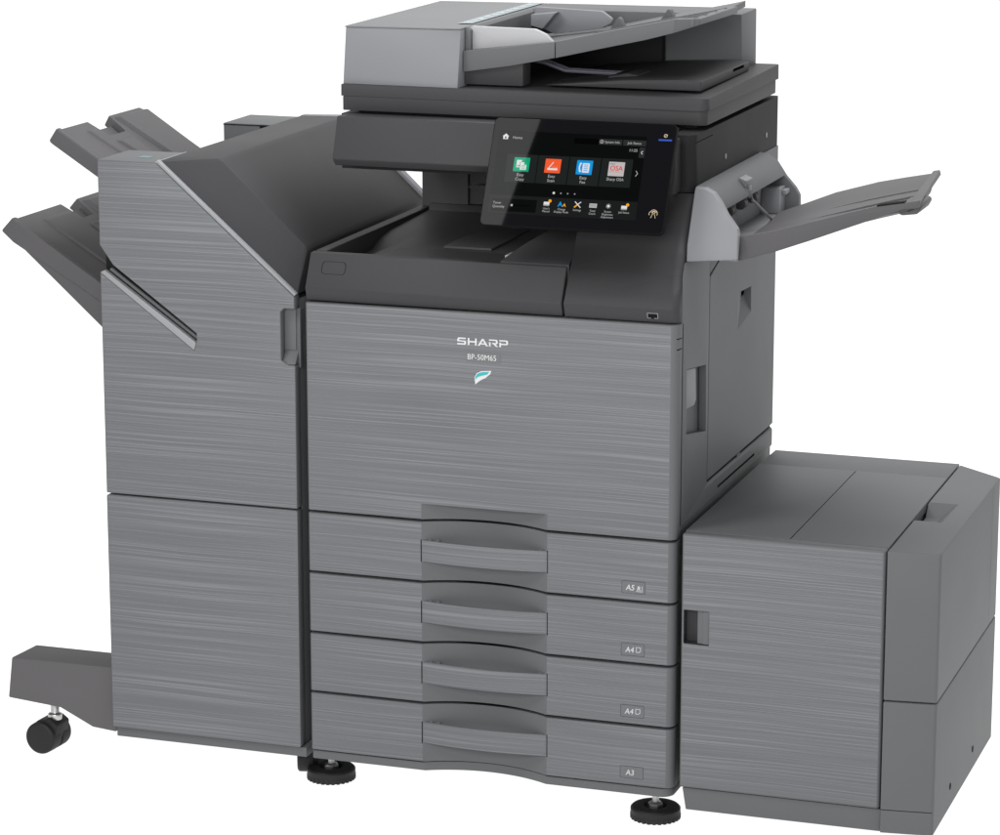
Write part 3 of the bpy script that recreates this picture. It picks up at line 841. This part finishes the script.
bq([(0.2745, 0.0198), (0.2752, 0.0198), (0.2775, 0.0268), (0.2768, 0.0268)]); bq([(0.2815, 0.0198), (0.2822, 0.0198), (0.2805, 0.0262), (0.2798, 0.0262)])
raw(bm, 'card_reader_mark', [M['gold']], cp)
# swing arm behind the panel
bm = bmesh.new()
add_loft(bm, [(0.300, 0.105, 1.018), (0.560, 0.105, 1.018), (0.560, 0.160, 1.018), (0.300, 0.160, 1.018)],
         [(0.300, 0.050, 1.000), (0.560, 0.050, 1.000), (0.560, 0.120, 0.992), (0.300, 0.120, 0.992)])
add_loft(bm, [(0.252, 0.062, 1.0000), (0.330, 0.040, 1.0080), (0.330, 0.110, 1.0000), (0.262, 0.100, 0.9990)],
         [(0.252, 0.060, 0.9985), (0.330, 0.030, 0.9880), (0.330, 0.110, 0.9880), (0.262, 0.100, 0.9975)])
add_box(bm, 0.275, 0.300, 0.080, 0.110, 0.998, 1.020)
finish(bm, 'panel_arm', M['black'], P, 0.001)
box('panel_hinge', 0.560, 0.590, 0.050, 0.086, 1.004, 1.088, M['dark2'], P, 0.004)

# ---- maker's marks on the front door
bm = bmesh.new()
def letter(polys, x, w):
    for pl in polys: bm.faces.new([bm.verts.new((x + q[0] * w, -0.0006, 0.7605 + q[1] * 0.0112)) for q in pl])
t = 0.20; s = 0.19
S = [[(0.02, 0), (0.86, 0), (0.98, 0.12), (1, 0.26), (0.80, 0.30), (0.78, t), (0.02, t)], [(0.80, 0.30), (1, 0.26), (1, 0.45), (0.86, 0.585), (0.30, 0.585), (0.22, 0.44), (0.78, 0.40)],
     [(0.02, 0.70), (0.02, 0.50), (0.14, 0.40), (0.22, 0.44), (0.30, 0.585), (0.22, 0.70), (0.26, 0.80), (0.14, 1)], [(0.14, 1), (0.26, 0.80), (0.96, 0.80), (0.96, 1)]]
H = [[(0, 0), (s, 0), (s, 1), (0, 1)], [(1 - s, 0), (1, 0), (1, 1), (1 - s, 1)], [(s, 0.40), (1 - s, 0.40), (1 - s, 0.60), (s, 0.60)]]
A_ = [[(0, 0), (0.20, 0), (0.5, 0.78), (0.42, 1)], [(0.42, 1), (0.5, 0.78), (0.80, 0), (1.0, 0), (0.58, 1)], [(0.285, 0.20), (0.715, 0.20), (0.645, 0.38), (0.355, 0.38)]]
R_ = [[(0, 0), (s, 0), (s, 0.55), (0, 0.66)], [(0, 0.82), (0.78, 0.82), (0.88, 1), (0, 1)], [(0.78, 0.82), (0.80, 0.52), (1, 0.48), (1, 0.88), (0.88, 1)], [(0.36, 0.36), (0.88, 0.36), (1, 0.48), (0.80, 0.52), (0.36, 0.54)], [(0.50, 0.36), (0.80, 0), (1.06, 0), (0.74, 0.36)]]
P_ = [[(0, 0), (s, 0), (s, 0.66), (0, 0.66)], [(0, 0.82), (0.78, 0.82), (0.88, 1), (0, 1)], [(0.78, 0.82), (0.80, 0.50), (1, 0.44), (1, 0.88), (0.88, 1)], [(s, 0.32), (0.88, 0.32), (1, 0.44), (0.80, 0.50), (s, 0.50)]]
x = 0.2548
for L_, w, gap in ((S, 0.0152, 0.0026), (H, 0.0148, 0.0014), (A_, 0.0172, 0.0016), (R_, 0.0142, 0.0028), (P_, 0.0142, 0)):
    letter(L_, x, w); x += w + gap
raw(bm, 'maker_lettering', [M['silver']], door)
bm = bmesh.new()
bm.faces.new([bm.verts.new((a, -0.0004, b)) for a, b in ((0.2700, 0.7345), (0.3265, 0.7345), (0.3265, 0.7505), (0.2700, 0.7505))]).material_index = 1
text_bm(bm, 'BP-50M65', 0.0125, lambda u, v: (0.2716 + u, -0.0008, 0.7380 + v), 0, 'LEFT', 0.93, 0.0)
raw(bm, 'model_plate', [M['silver'], M['plate']], door)
bm = bmesh.new()
leaf = [(0.2850, 0.6985), (0.2835, 0.7095), (0.2870, 0.7165), (0.2950, 0.7205), (0.3115, 0.7220), (0.3095, 0.7165), (0.3020, 0.7100), (0.2925, 0.7050)]
bm.faces.new([bm.verts.new((a, -0.0006, b)) for a, b in leaf])
bm.faces.new([bm.verts.new((a, -0.0009, b)) for a, b in ((0.2848, 0.7060), (0.2852, 0.7110), (0.2885, 0.7158), (0.2955, 0.7188), (0.3080, 0.7200), (0.3045, 0.7155), (0.2955, 0.7130), (0.2890, 0.7105))]).material_index = 1
raw(bm, 'leaf_emblem', [M['silver'], M['teal']], door)

# ---- exit unit on the right side
XU = P
bm = bmesh.new()
fp = [(0.6130, 1.0135), (0.6300, 1.0125), (0.6440, 1.0060), (0.6560, 0.9930), (0.6690, 0.9750), (0.6870, 0.9560), (0.6905, 0.9470), (0.6920, 0.9110), (0.6122, 0.9045), (0.6122, 0.9300)]
def lean(z): return 0.028 + (z - 0.905) * 0.48
fv = [bm.verts.new((x, lean(z) + (0.009 if z < 0.92 else 0), z)) for x, z in fp]
bv = [bm.verts.new((x, lean(z) + 0.018, z)) for x, z in fp]
bm.faces.new([fv[9]] + fv[0:7]); bm.faces.new(fv[6:10]); bm.faces.new(bv[::-1])
for q in range(10): bm.faces.new((fv[q], bv[q], bv[(q + 1) % 10], fv[(q + 1) % 10]))
eu = finish(bm, 'exit_unit', M['light'], P, 0.003, 3, sharp=18)
# hood between the cheeks
hood = [(0.6122, 1.0130), (0.6250, 1.0120), (0.6370, 1.0050), (0.6460, 0.9950), (0.6520, 0.9850), (0.6535, 0.9760), (0.6480, 0.9740), (0.6250, 0.9780), (0.6122, 0.9780)]
bm = bmesh.new(); add_prism(bm, hood, 'y', 0.0905, 0.4895)
finish(bm, 'hood', M['grey'], eu, 0, sharp=40)
bm = bmesh.new()
rp = [(0.6130, 1.0060), (0.6380, 1.0000), (0.6550, 0.9750), (0.6720, 0.9560), (0.6790, 0.9440), (0.6800, 0.9060), (0.6122, 0.9060)]
add_prism(bm, rounded(rp, [0.002, 0.010, 0.006, 0.006, 0.010, 0.004, 0], 5), 'y', 0.490, 0.505)
finish(bm, 'rear_cheek', M['grey'], eu, 0.0015)
bm = bmesh.new()
add_box(bm, 0.6122, 0.6240, 0.0750, 0.4895, 0.9050, 0.9780)
add_box(bm, 0.6240, 0.6880, 0.0560, 0.4895, 0.9060, 0.9180)
finish(bm, 'exit_recess', M['light'], eu, 0.001)
box('rear_plate', 0.6122, 0.6132, 0.4895, 0.6090, 0.9060, 1.0085, M['grey'], eu, 0)
bm = bmesh.new()
add_prism(bm, [(0.445, 0.9185), (0.4890, 0.9185), (0.4890, 0.9600), (0.455, 0.9600)], 'x', 0.6245, 0.6560)
add_box(bm, 0.6560, 0.6640, 0.462, 0.4890, 0.9480, 0.9560)
finish(bm, 'corner_block', M['light'], eu, 0.0015)
for k, y in enumerate((0.222, 0.300, 0.372)):
    bm = bmesh.new()
    add_lathe(bm, [(0.004, -0.010), (0.0085, -0.009), (0.0085, 0.009), (0.004, 0.010)], (0.6310, y, 0.9560), 'y', 20)
    finish(bm, 'exit_roller', M['grey_warm'], eu, 0)
bm = bmesh.new()
add_loft(bm, [(0.640, 0.245, 1.0060), (0.652, 0.245, 1.0010), (0.652, 0.285, 1.0010), (0.640, 0.285, 1.0060)],
         [(0.636, 0.250, 0.9900), (0.650, 0.250, 0.9870), (0.650, 0.280, 0.9870), (0.636, 0.280, 0.9900)])
add_box(bm, 0.6480, 0.6540, 0.262, 0.272, 0.9720, 0.9910)
add_tube(bm, [(0.6530, 0.266, 0.9850), (0.6560, 0.268, 0.9680), (0.6640, 0.290, 0.9520), (0.6740, 0.330, 0.9280)], 0.0026)
finish(bm, 'full_sensor_arm', M['light'], eu, 0.0006)

# sloping tray of the exit unit
bm = bmesh.new()
fx = [0.6885, 0.7450, 0.8000, 0.8600, 0.9050, 0.9400, 0.9640]
fbz = [0.9062, 0.9235, 0.9440, 0.9675, 0.9850, 0.9985, 1.0020]
ftz = [0.9435, 0.9560, 0.9720, 0.9900, 1.0030, 1.0085, 1.0130]
A = [(x, 0.060, z) for x, z in zip(fx, fbz)] + [(x, 0.060, z) for x, z in list(zip(fx, ftz))[::-1]]
add_loft(bm, A, [(x, 0.072, z) for x, y, z in A])
et = finish(bm, 'exit_tray', M['tray'], P, 0.0015, sharp=25)
et['label'] = 'sloping side tray'
bm = bmesh.new(); rows = []
ys = [0.070, 0.090, 0.115, 0.140, 0.200, 0.260, 0.300, 0.330, 0.360, 0.390, 0.405]
bx = [0.6700, 0.7080, 0.7600, 0.8300, 0.8740, 0.9020, 0.9230]
bz = [0.9300, 0.9445, 0.9655, 0.9860, 0.9955, 1.0010, 1.0050]
gx = [0.6760, 0.7450, 0.8000, 0.8600, 0.9050, 0.9400, 0.9600]
gz = [0.9260, 0.9470, 0.9620, 0.9790, 0.9930, 1.0030, 1.0090]
prof = [0, -0.004, -0.009, -0.011, -0.010, -0.008, -0.009, -0.004, -0.002, 0.0, 0.0]
for a, y in enumerate(ys):
    f = (y - 0.070) / 0.335
    rows.append([(x0 + (x1 - x0) * f, y, z0 + (z1 - z0) * f + prof[a] * min(1, 0.4 + b * 0.2)) for b, (x0, x1, z0, z1) in enumerate(zip(gx, bx, gz, bz))])
sheet(bm, rows, thick=0.008)
finish(bm, 'tray_floor', M['tray'], et, 0, sharp=18)
for y0, h in ((0.150, 0.003), (0.215, 0.003), (0.280, 0.003)):
    f = (y0 - 0.070) / 0.335
    bm = bmesh.new()
    pts = [(x0 + (x1 - x0) * f, z0 + (z1 - z0) * f - 0.0095) for x0, x1, z0, z1 in zip(gx[1:], bx[1:], gz[1:], bz[1:])]
    A = [(x, y0, z - 0.004) for x, z in pts] + [(x, y0, z + h) for x, z in pts[::-1]]
    add_loft(bm, A, [(x, y + 0.008, z) for x, y, z in A])
    finish(bm, 'tray_rib', M['tray'], et, 0.0008)
# raised end lip with its rounded finger tab
bm = bmesh.new()
add_loft(bm, [(0.9430, 0.075, 0.9920), (0.9620, 0.075, 1.0020), (0.9620, 0.090, 1.0090), (0.9430, 0.090, 1.0060)],
         [(0.9200, 0.405, 0.9950), (0.9300, 0.405, 1.0020), (0.9280, 0.405, 1.0100), (0.9170, 0.405, 1.0080)])
add_prism(bm, rounded([(0.9280, 0.9850), (0.9580, 0.9890), (0.9680, 1.0070), (0.9280, 1.0020)], 0.007, 5), 'y', 0.082, 0.160)
finish(bm, 'tray_end_lip', M['tray'], et, 0.0015)
bm = bmesh.new()
add_prism(bm, [(0.9000, 1.0010), (0.9420, 1.0085), (0.9420, 1.0102), (0.9010, 1.0035)], 'y', 0.0592, 0.076)
finish(bm, 'tray_slot', M['seam'], et, 0)

# ================================================================= THE FINISHER
F = thing('finisher', 'grey finisher unit with sloping charcoal top and two catch trays at its left end', 'finisher', (-0.188, 0.31, 0))
box('body', -0.350, -0.0230, 0.024, 0.600, 0.056, 0.815, M['dark2'], F, 0.002)
# upper front panel with the diagonal slot and the finger recess
pts = [(-0.3560, 1.0215), (-0.3560, 0.8840), (-0.3330, 0.8520), (-0.1890, 0.7490), (-0.1885, 0.7380), (-0.1935, 0.7210), (-0.3560, 0.8395), (-0.3560, 0.4725), (-0.0185, 0.4725),
       (-0.0185, 0.7075), (-0.0300, 0.7080), (-0.0425, 0.7150), (-0.0425, 0.7930), (-0.0370, 0.7990), (-0.0185, 0.7990), (-0.0185, 0.8190), (-0.2530, 1.0215)]
bm = bmesh.new(); add_prism(bm, pts, 'y', 0.0, 0.022)
up = finish(bm, 'front_panel', [M['brushed'], M['grey']], F, 0.0014)
brush_front(up)
# the bright chamfered edge beside the slope
def edge_strip(bm, a, b, w, y0, y1, mi=0):
    a = Vector(a); b = Vector(b); d = (b - a).normalized(); m = Vector((-d.y, d.x)) * w
    add_prism(bm, [tuple(a), tuple(b), tuple(b + m), tuple(a + m)], 'y', y0, y1, mi)
bm = bmesh.new()
edge_strip(bm, (-0.0190, 0.8200), (-0.2540, 1.0228), -0.0042, 0.0008, 0.012)
add_box(bm, -0.2548, -0.2522, 0.0008, 0.1180, 1.0190, 1.0236)
finish(bm, 'slope_trim', M['trim'], F, 0.0008)
# slot: bright lower guide, dark channel behind
bm = bmesh.new()
add_prism(bm, [(-0.1933, 0.7213), (-0.1898, 0.7340), (-0.3480, 0.8430), (-0.3557, 0.8395)], 'y', -0.0010, 0.010)
finish(bm, 'slot_rail', M['trim'], up, 0.0012)
bm = bmesh.new()
edge_strip(bm, (-0.1910, 0.7360), (-0.3440, 0.8420), -0.0050, 0.009, 0.016)
finish(bm, 'slot_guide', M['grey'], up, 0.001)
bm = bmesh.new()
add_prism(bm, [(-0.354, 0.870), (-0.335, 0.862), (-0.185, 0.745), (-0.190, 0.722), (-0.354, 0.840)], 'y', 0.0185, 0.0235)
finish(bm, 'slot_channel', M['black'], up, 0)
# finger recess lining
bm = bmesh.new()
add_box(bm, -0.0500, -0.0235, 0.0180, 0.0220, 0.690, 0.805)
add_prism(bm, [(-0.0232, 0.0180), (-0.0140, 0.0120), (-0.0140, 0.0220), (-0.0232, 0.0220)], 'z', 0.702, 0.798)
add_prism(bm, [(0.0010, 0.7085), (0.0180, 0.7085), (0.0180, 0.7300), (0.0150, 0.7270)], 'x', -0.0420, -0.0190)
finish(bm, 'finger_recess', M['grey'], up, 0.0012)
# lower door
bm = bmesh.new()
add_prism(bm, rounded([(-0.3560, 0.0700), (-0.0185, 0.0700), (-0.0185, 0.4695), (-0.3560, 0.4695)], 0.003, 3), 'y', 0.0, 0.022)
ld = finish(bm, 'front_door', [M['brushed'], M['grey']], F, 0.0014)
brush_front(ld)
box('kick_plate', -0.3520, -0.0110, 0.006, 0.590, 0.0525, 0.0685, M['grey'], F, 0.0012)
box('side_wall', -0.0222, -0.0190, 0.023, 0.600, 0.070, 0.812, M['grey'], F)
box('side_wall', -0.3560, -0.3505, 0.023, 0.600, 0.060, 0.800, M['grey'], F)
# grey top plate at the front left
bm = bmesh.new()
add_prism(bm, [(-0.3560, 0.0005), (-0.2545, 0.0005), (-0.2545, 0.1180), (-0.3560, 0.1180)], 'z', 0.9400, 1.0222)
tp = finish(bm, 'top_plate', M['grey'], F, 0.0014)
bm = bmesh.new()
bm.faces.new([bm.verts.new((x, y, 1.0226)) for x, y in ((-0.304, 0.040), (-0.284, 0.039), (-0.283, 0.060), (-0.303, 0.061))])
for q in range(3):
    bm.faces.new([bm.verts.new((-0.300 + 0.005 * q + dx, 0.044 + dy, 1.0229)) for dx, dy in ((0, 0), (0.003, 0), (0.003, 0.012), (0, 0.012))]).material_index = 1
raw(bm, 'guide_sticker', [new_mat('sticker_film', (0.105, 0.125, 0.132), 0.4), new_mat('cyan_print', (0.07, 0.24, 0.28), 0.4)], tp)
# charcoal cover
bm = bmesh.new()
o0 = [(-0.2535, 1.0215), (-0.0180, 0.8200)]
fo = [bm.verts.new((-0.2535, 0.012, 1.0217)), bm.verts.new((-0.0180, 0.012, 0.8205))]
rows = []
for y in (0.060, 0.598):
    rows.append([bm.verts.new((x, y, z)) for x, z in ((-0.2535, 1.0217), (-0.2470, 1.0250), (-0.1700, 1.0250), (-0.1620, 1.0195), (-0.0235, 0.8925), (-0.0190, 0.8840), (-0.0180, 0.8205))])
r0, r1 = rows
for q in range(6): bm.faces.new((r0[q], r0[q + 1], r1[q + 1], r1[q]))
bm.faces.new((fo[0], r0[0], r0[1], r0[2]))
bm.faces.new((fo[0], r0[2], r0[3])); bm.faces.new((fo[0], r0[3], r0[4], fo[1])); bm.faces.new((fo[1], r0[4], r0[5])); bm.faces.new((fo[1], r0[5], r0[6]))
bk = [bm.verts.new((-0.2535, 0.012, 0.8205)), bm.verts.new((-0.2535, 0.598, 0.8205))]
bm.faces.new((fo[0], fo[1], bk[0])); bm.faces.new((r0[6], fo[1], bk[0], bk[1], r1[6]))
bm.faces.new((r0[0], fo[0], bk[0], bk[1], r1[0])); bm.faces.new([*r1, bk[1]])
cv = finish(bm, 'top_cover', M['dark'], F, 0.0015, sharp=24)
bm = bmesh.new()
add_prism(bm, [(-0.2500, 0.900), (-0.2500, 1.0250), (-0.1720, 1.0270), (-0.0640, 0.9360), (-0.0205, 0.8950), (-0.0205, 0.800), (-0.2500, 0.800)], 'y', 0.5985, 0.618)
finish(bm, 'rear_panel', M['light'], F, 0.001)
bm = bmesh.new()
add_box(bm, -0.3550, -0.2600, 0.500, 0.618, 0.800, 1.0195)
rf = finish(bm, 'rear_frame', M['grey'], F, 0.0014)
bm = bmesh.new()
add_box(bm, -0.3552, -0.262, 0.4985, 0.4998, 1.0165, 1.0180); add_box(bm, -0.2850, -0.2700, 0.4970, 0.5000, 1.0125, 1.0185)
finish(bm, 'frame_seam', M['black'], rf, 0)
box('tray_elevator', -0.3500, -0.2560, 0.1185, 0.4990, 0.800, 0.955, M['dark2'], F, 0.002)

# catch trays, sloping up to the left
def catch_tray(xl, zl, tipx, tipz, lowx, lowz, slope, y0, y1, ny0, ny1, th, wedge):
    """xl,zl: upper left edge; the tray falls to the right by slope"""
    xr = -0.3570
    zr = zl - slope * (xr - xl)
    bm = bmesh.new()
    # front rim
    A = [(xl, zl), (xr, zr), (xr, zr - th), (lowx, lowz), (tipx, tipz)]
    add_loft(bm, [(x, y0, z) for x, z in A], [(x, y0 + 0.014, z) for x, z in A])
    ob = finish(bm, 'catch_tray', M['tray'], F, 0.004, 3, sharp=30)
    # plate with a notch in its free end
    bm = bmesh.new()
    nd = 0.036
    plan = [(xl, y0 + 0.0141), (xr, y0 + 0.0141), (xr, y1), (xl + 0.016, y1), (xl, y1 - 0.016), (xl, ny1), (xl + nd, ny1 - 0.010), (xl + nd, ny0 + 0.010), (xl, ny0)]
    zt = lambda x: zl - 0.0035 - slope * (x - xl)
    top = [(x, y, zt(x)) for x, y in plan]
    low = [((tipx + 0.006 if x == xl else x), y, (tipz + 0.002 if x == xl else zt(x) - 0.026)) for x, y in plan]
    add_loft(bm, top, low)
    pl = finish(bm, 'tray_plate', M['tray'], ob, 0.0025, 2, sharp=30)
    bm = bmesh.new()                                    # sunken floor of the notch
    pn = [(xl + 0.006, ny0 - 0.006), (xl + nd + 0.006, ny0 - 0.006), (xl + nd + 0.006, ny1 + 0.006), (xl + 0.006, ny1 + 0.006)]
    add_loft(bm, [(x, y, zt(x) - 0.014) for x, y in pn], [(x, y, zt(x) - 0.024) for x, y in pn])
    finish(bm, 'tray_notch', M['tray'], pl, 0.001)
    # raised longitudinal ribs, broad at the free end
    for a0, a1, h, xs0 in ((y0 + 0.075, ny0 - 0.004, 0.005, 0.012), (ny0 + 0.005, ny0 + 0.060, 0.007, 0.046), (ny1 + 0.004, y1 - 0.012, 0.009, 0.004)):
        x0, x1 = xl + xs0, xr
        bm = bmesh.new()
        def pr(x, y, k): return (x, y, zt(x) + k)
        add_loft(bm, [pr(x0, a0, -0.002), pr(x0 + 0.014, a0 + 0.006, h), pr(x0 + 0.014, a1 - 0.006, h), pr(x0, a1, -0.002)],
                 [pr(x1, a0 + 0.014, -0.002), pr(x1, a0 + 0.020, h), pr(x1, a1 - 0.012, h), pr(x1, a1 - 0.006, -0.002)])
        finish(bm, 'tray_rib', M['tray'], ob, 0.0012)
    if wedge:
        bm = bmesh.new()
        add_prism(bm, [(lowx + 0.001, lowz + 0.004), (xr, zr - th + 0.006), (xr, zr - th - 0.062), ], 'y', y0 + 0.004, y1 - 0.03)
        finish(bm, 'tray_underside', M['tray'], ob, 0.002)
    return ob
t1 = catch_tray(-0.4875, 1.0526, -0.5030, 1.0295, -0.4960, 1.0240, 0.632, 0.120, 0.455, 0.236, 0.318, 0.034, False)
t1['label'] = 'upper catch tray'
t2 = catch_tray(-0.5741, 0.8991, -0.5964, 0.8752, -0.5750, 0.8565, 0.638, 0.120, 0.505, 0.300, 0.362, 0.030, True)
t2['label'] = 'longer lower catch tray'

# outrigger foot with a caster
bm = bmesh.new()
A = [(-0.5505, 0.1665), (-0.3570, 0.1665), (-0.3570, 0.0580), (-0.3610, 0.0545), (-0.4030, 0.0585), (-0.4620, 0.0865), (-0.5590, 0.0945)]
B = [(-0.5400, 0.1690), (-0.3570, 0.1690), (-0.3570, 0.0580), (-0.3610, 0.0545), (-0.4030, 0.0585), (-0.4620, 0.0865), (-0.5590, 0.0945)]
add_loft(bm, [(x, 0.018, z) for x, z in A], [(x, 0.090, z) for x, z in B])
leg = finish(bm, 'outrigger_leg', M['grey_warm'], F, 0.006, 3, sharp=28)
bm = bmesh.new()
add_lathe(bm, [(0.024, -0.031), (0.0275, -0.028), (0.0280, -0.010), (0.0280, -0.004), (0.022, -0.003), (0.022, 0.003), (0.0280, 0.004), (0.0280, 0.028), (0.024, 0.031)], (0, 0, 0.028), 'x', 36)
add_prism(bm, rounded([(0.018, 0.030), (-0.026, 0.022), (-0.029, 0.052), (-0.014, 0.062), (0.010, 0.056)], 0.006, 4), 'x', -0.021, 0.021)
cas = finish(bm, 'caster', M['rubber'], F, 0.001, sharp=30)
bm = bmesh.new()
add_lathe(bm, [(0.012, 0.056), (0.012, 0.066), (0.0075, 0.068), (0.0075, 0.098)], (0, -0.014, 0), n=20)
finish(bm, 'caster_stem', M['metal'], cas, 0.0008)
cas.location = (-0.5000, 0.0460, 0)
cas.rotation_euler = (0, 0, rad(86))
for x, y in ((-0.028, 0.090), (-0.300, 0.540), (-0.050, 0.540)):
    c2 = cas.copy(); scene.collection.objects.link(c2); adopt(c2, F); c2.location = (x, y, 0); c2.rotation_euler = (0, 0, rad(20))
    for ch in cas.children:
        k = ch.copy(); scene.collection.objects.link(k); k.parent = c2

# ================================================================= THE PAPER CABINET
Q = thing('paper_cabinet', 'low grey paper cabinet with flat top and brushed door beside the printer', 'paper cabinet', (0.82, 0.29, 0))
box('body', 0.6270, 0.9380, 0.024, 0.588, 0.045, 0.470, M['grey'], Q, 0.002)
bm = bmesh.new()
add_prism(bm, rounded([(0.6222, 0.0200), (0.6222, 0.0), (0.9412, 0.0), (0.9412, 0.0200)], [0, 0.004, 0.006, 0], 5), 'z', 0.0752, 0.4866)
qd = finish(bm, 'front_door', [M['brushed'], M['grey']], Q, 0.0035, 3)
brush_front(qd)
cut(qd, cutter_prism(rounded([(0.6262, 0.3105), (0.6672, 0.3100), (0.6672, 0.3650), (0.6262, 0.3655)], [0.002, 0.001, 0.001, 0.002], 3), 'y', -0.01, 0.019), M['dark'])
for p in qd.data.polygons:
    if p.normal.y < -0.985 and abs(p.center.y) < 0.0005: p.material_index = 0
bm = bmesh.new()
add_prism(bm, [(0.6440, 0.0155), (0.6480, 0.0030), (0.6565, 0.0022), (0.6572, 0.0012), (0.6668, 0.0012), (0.6668, 0.0180), (0.6440, 0.0180)], 'z', 0.3115, 0.3640)
finish(bm, 'door_handle', M['grey'], qd, 0.0008)
# top: three fitted panels
bm = bmesh.new()
add_box(bm, 0.6222, 0.9412, 0.0206, 0.4850, 0.4720, 0.4868)
tpq = finish(bm, 'top_panel', M['grey'], Q, 0.0008)
cut(tpq, cutter_prism([(0.7868, 0.021), (0.7882, 0.021), (0.7882, 0.482), (0.7868, 0.482)], 'z', 0.4850, 0.49), M['seam'])
bm = bmesh.new()
add_prism(bm, [(0.6222, 0.4858), (0.9412, 0.4858), (0.9412, 0.5905), (0.6235, 0.5900)], 'z', 0.4600, 0.4866)
finish(bm, 'rear_top_panel', M['grey'], Q, 0.0008)
# right-hand cover, chamfered at its front, split part way down
def cover(z0, z1):
    return [(0.9432, -0.0005), (1.0215, 0.0090), (1.0240, 0.0130), (1.0240, 0.5140), (1.0200, 0.5190), (0.9432, 0.5850)]
bm = bmesh.new(); add_prism(bm, cover(0, 0), 'z', 0.2510, 0.4865)
cu_ = finish(bm, 'end_cover', M['grey'], Q, 0.0024, 3)
bm = bmesh.new()
add_loft(bm, [(0.9422, 0.195, 0.488), (0.9905, 0.195, 0.488), (0.9930, 0.318, 0.488), (0.9422, 0.318, 0.488)],
         [(0.9422, 0.204, 0.466), (0.9640, 0.204, 0.466), (0.9670, 0.296, 0.466), (0.9422, 0.296, 0.466)])
cut(cu_, bm, M['grey'])
cut(cu_, cutter_prism([(0.4480, 0.20), (0.4490, 0.20), (0.4490, 0.49), (0.4480, 0.49)], 'x', 1.0234, 1.03), M['grey'])
bm = bmesh.new(); add_prism(bm, cover(0, 0), 'z', 0.0375, 0.2490)
cl_ = finish(bm, 'end_cover', M['grey'], Q, 0.0020, 3)
cut(cl_, cutter_prism([(0.9420, -0.01), (1.0235, -0.01), (1.0235, 0.0102), (0.9420, 0.0004)], 'z', 0.0745, 0.0757), M['seam'])
for y in (0.1440, 0.3360):
    bm = bmesh.new()
    add_lathe(bm, [(0.0055, 0), (0.0055, 0.0006)], (1.0241, y, 0.0738), 'x', 18)
    finish(bm, 'screw_hole', M['seam'], cl_, 0)
box('cover_core', 0.9425, 1.0180, 0.016, 0.512, 0.060, 0.460, M['dark2'], Q, 0)
bm = bmesh.new()
add_loft(bm, [(0.6320, 0.005, 0.0375), (0.9425, 0.005, 0.0375), (0.9425, 0.580, 0.0375), (0.6320, 0.580, 0.0375)],
         [(0.6262, 0.005, 0.0735), (0.9425, 0.005, 0.0735), (0.9425, 0.580, 0.0735), (0.6262, 0.580, 0.0735)])
finish(bm, 'kick_plate', M['grey'], Q, 0.0012)
for x, y in ((0.690, 0.24), (0.950, 0.24), (0.690, 0.52), (0.950, 0.50)):
    bm = bmesh.new()
    add_lathe(bm, [(0.012, -0.010), (0.016, -0.008), (0.016, 0.008), (0.012, 0.010)], (x, y, 0.016), 'x', 24)
    add_box(bm, x - 0.014, x + 0.014, y - 0.012, y + 0.012, 0.026, 0.0385)
    finish(bm, 'caster', M['rubber'], Q, 0)

bpy.context.view_layer.update()
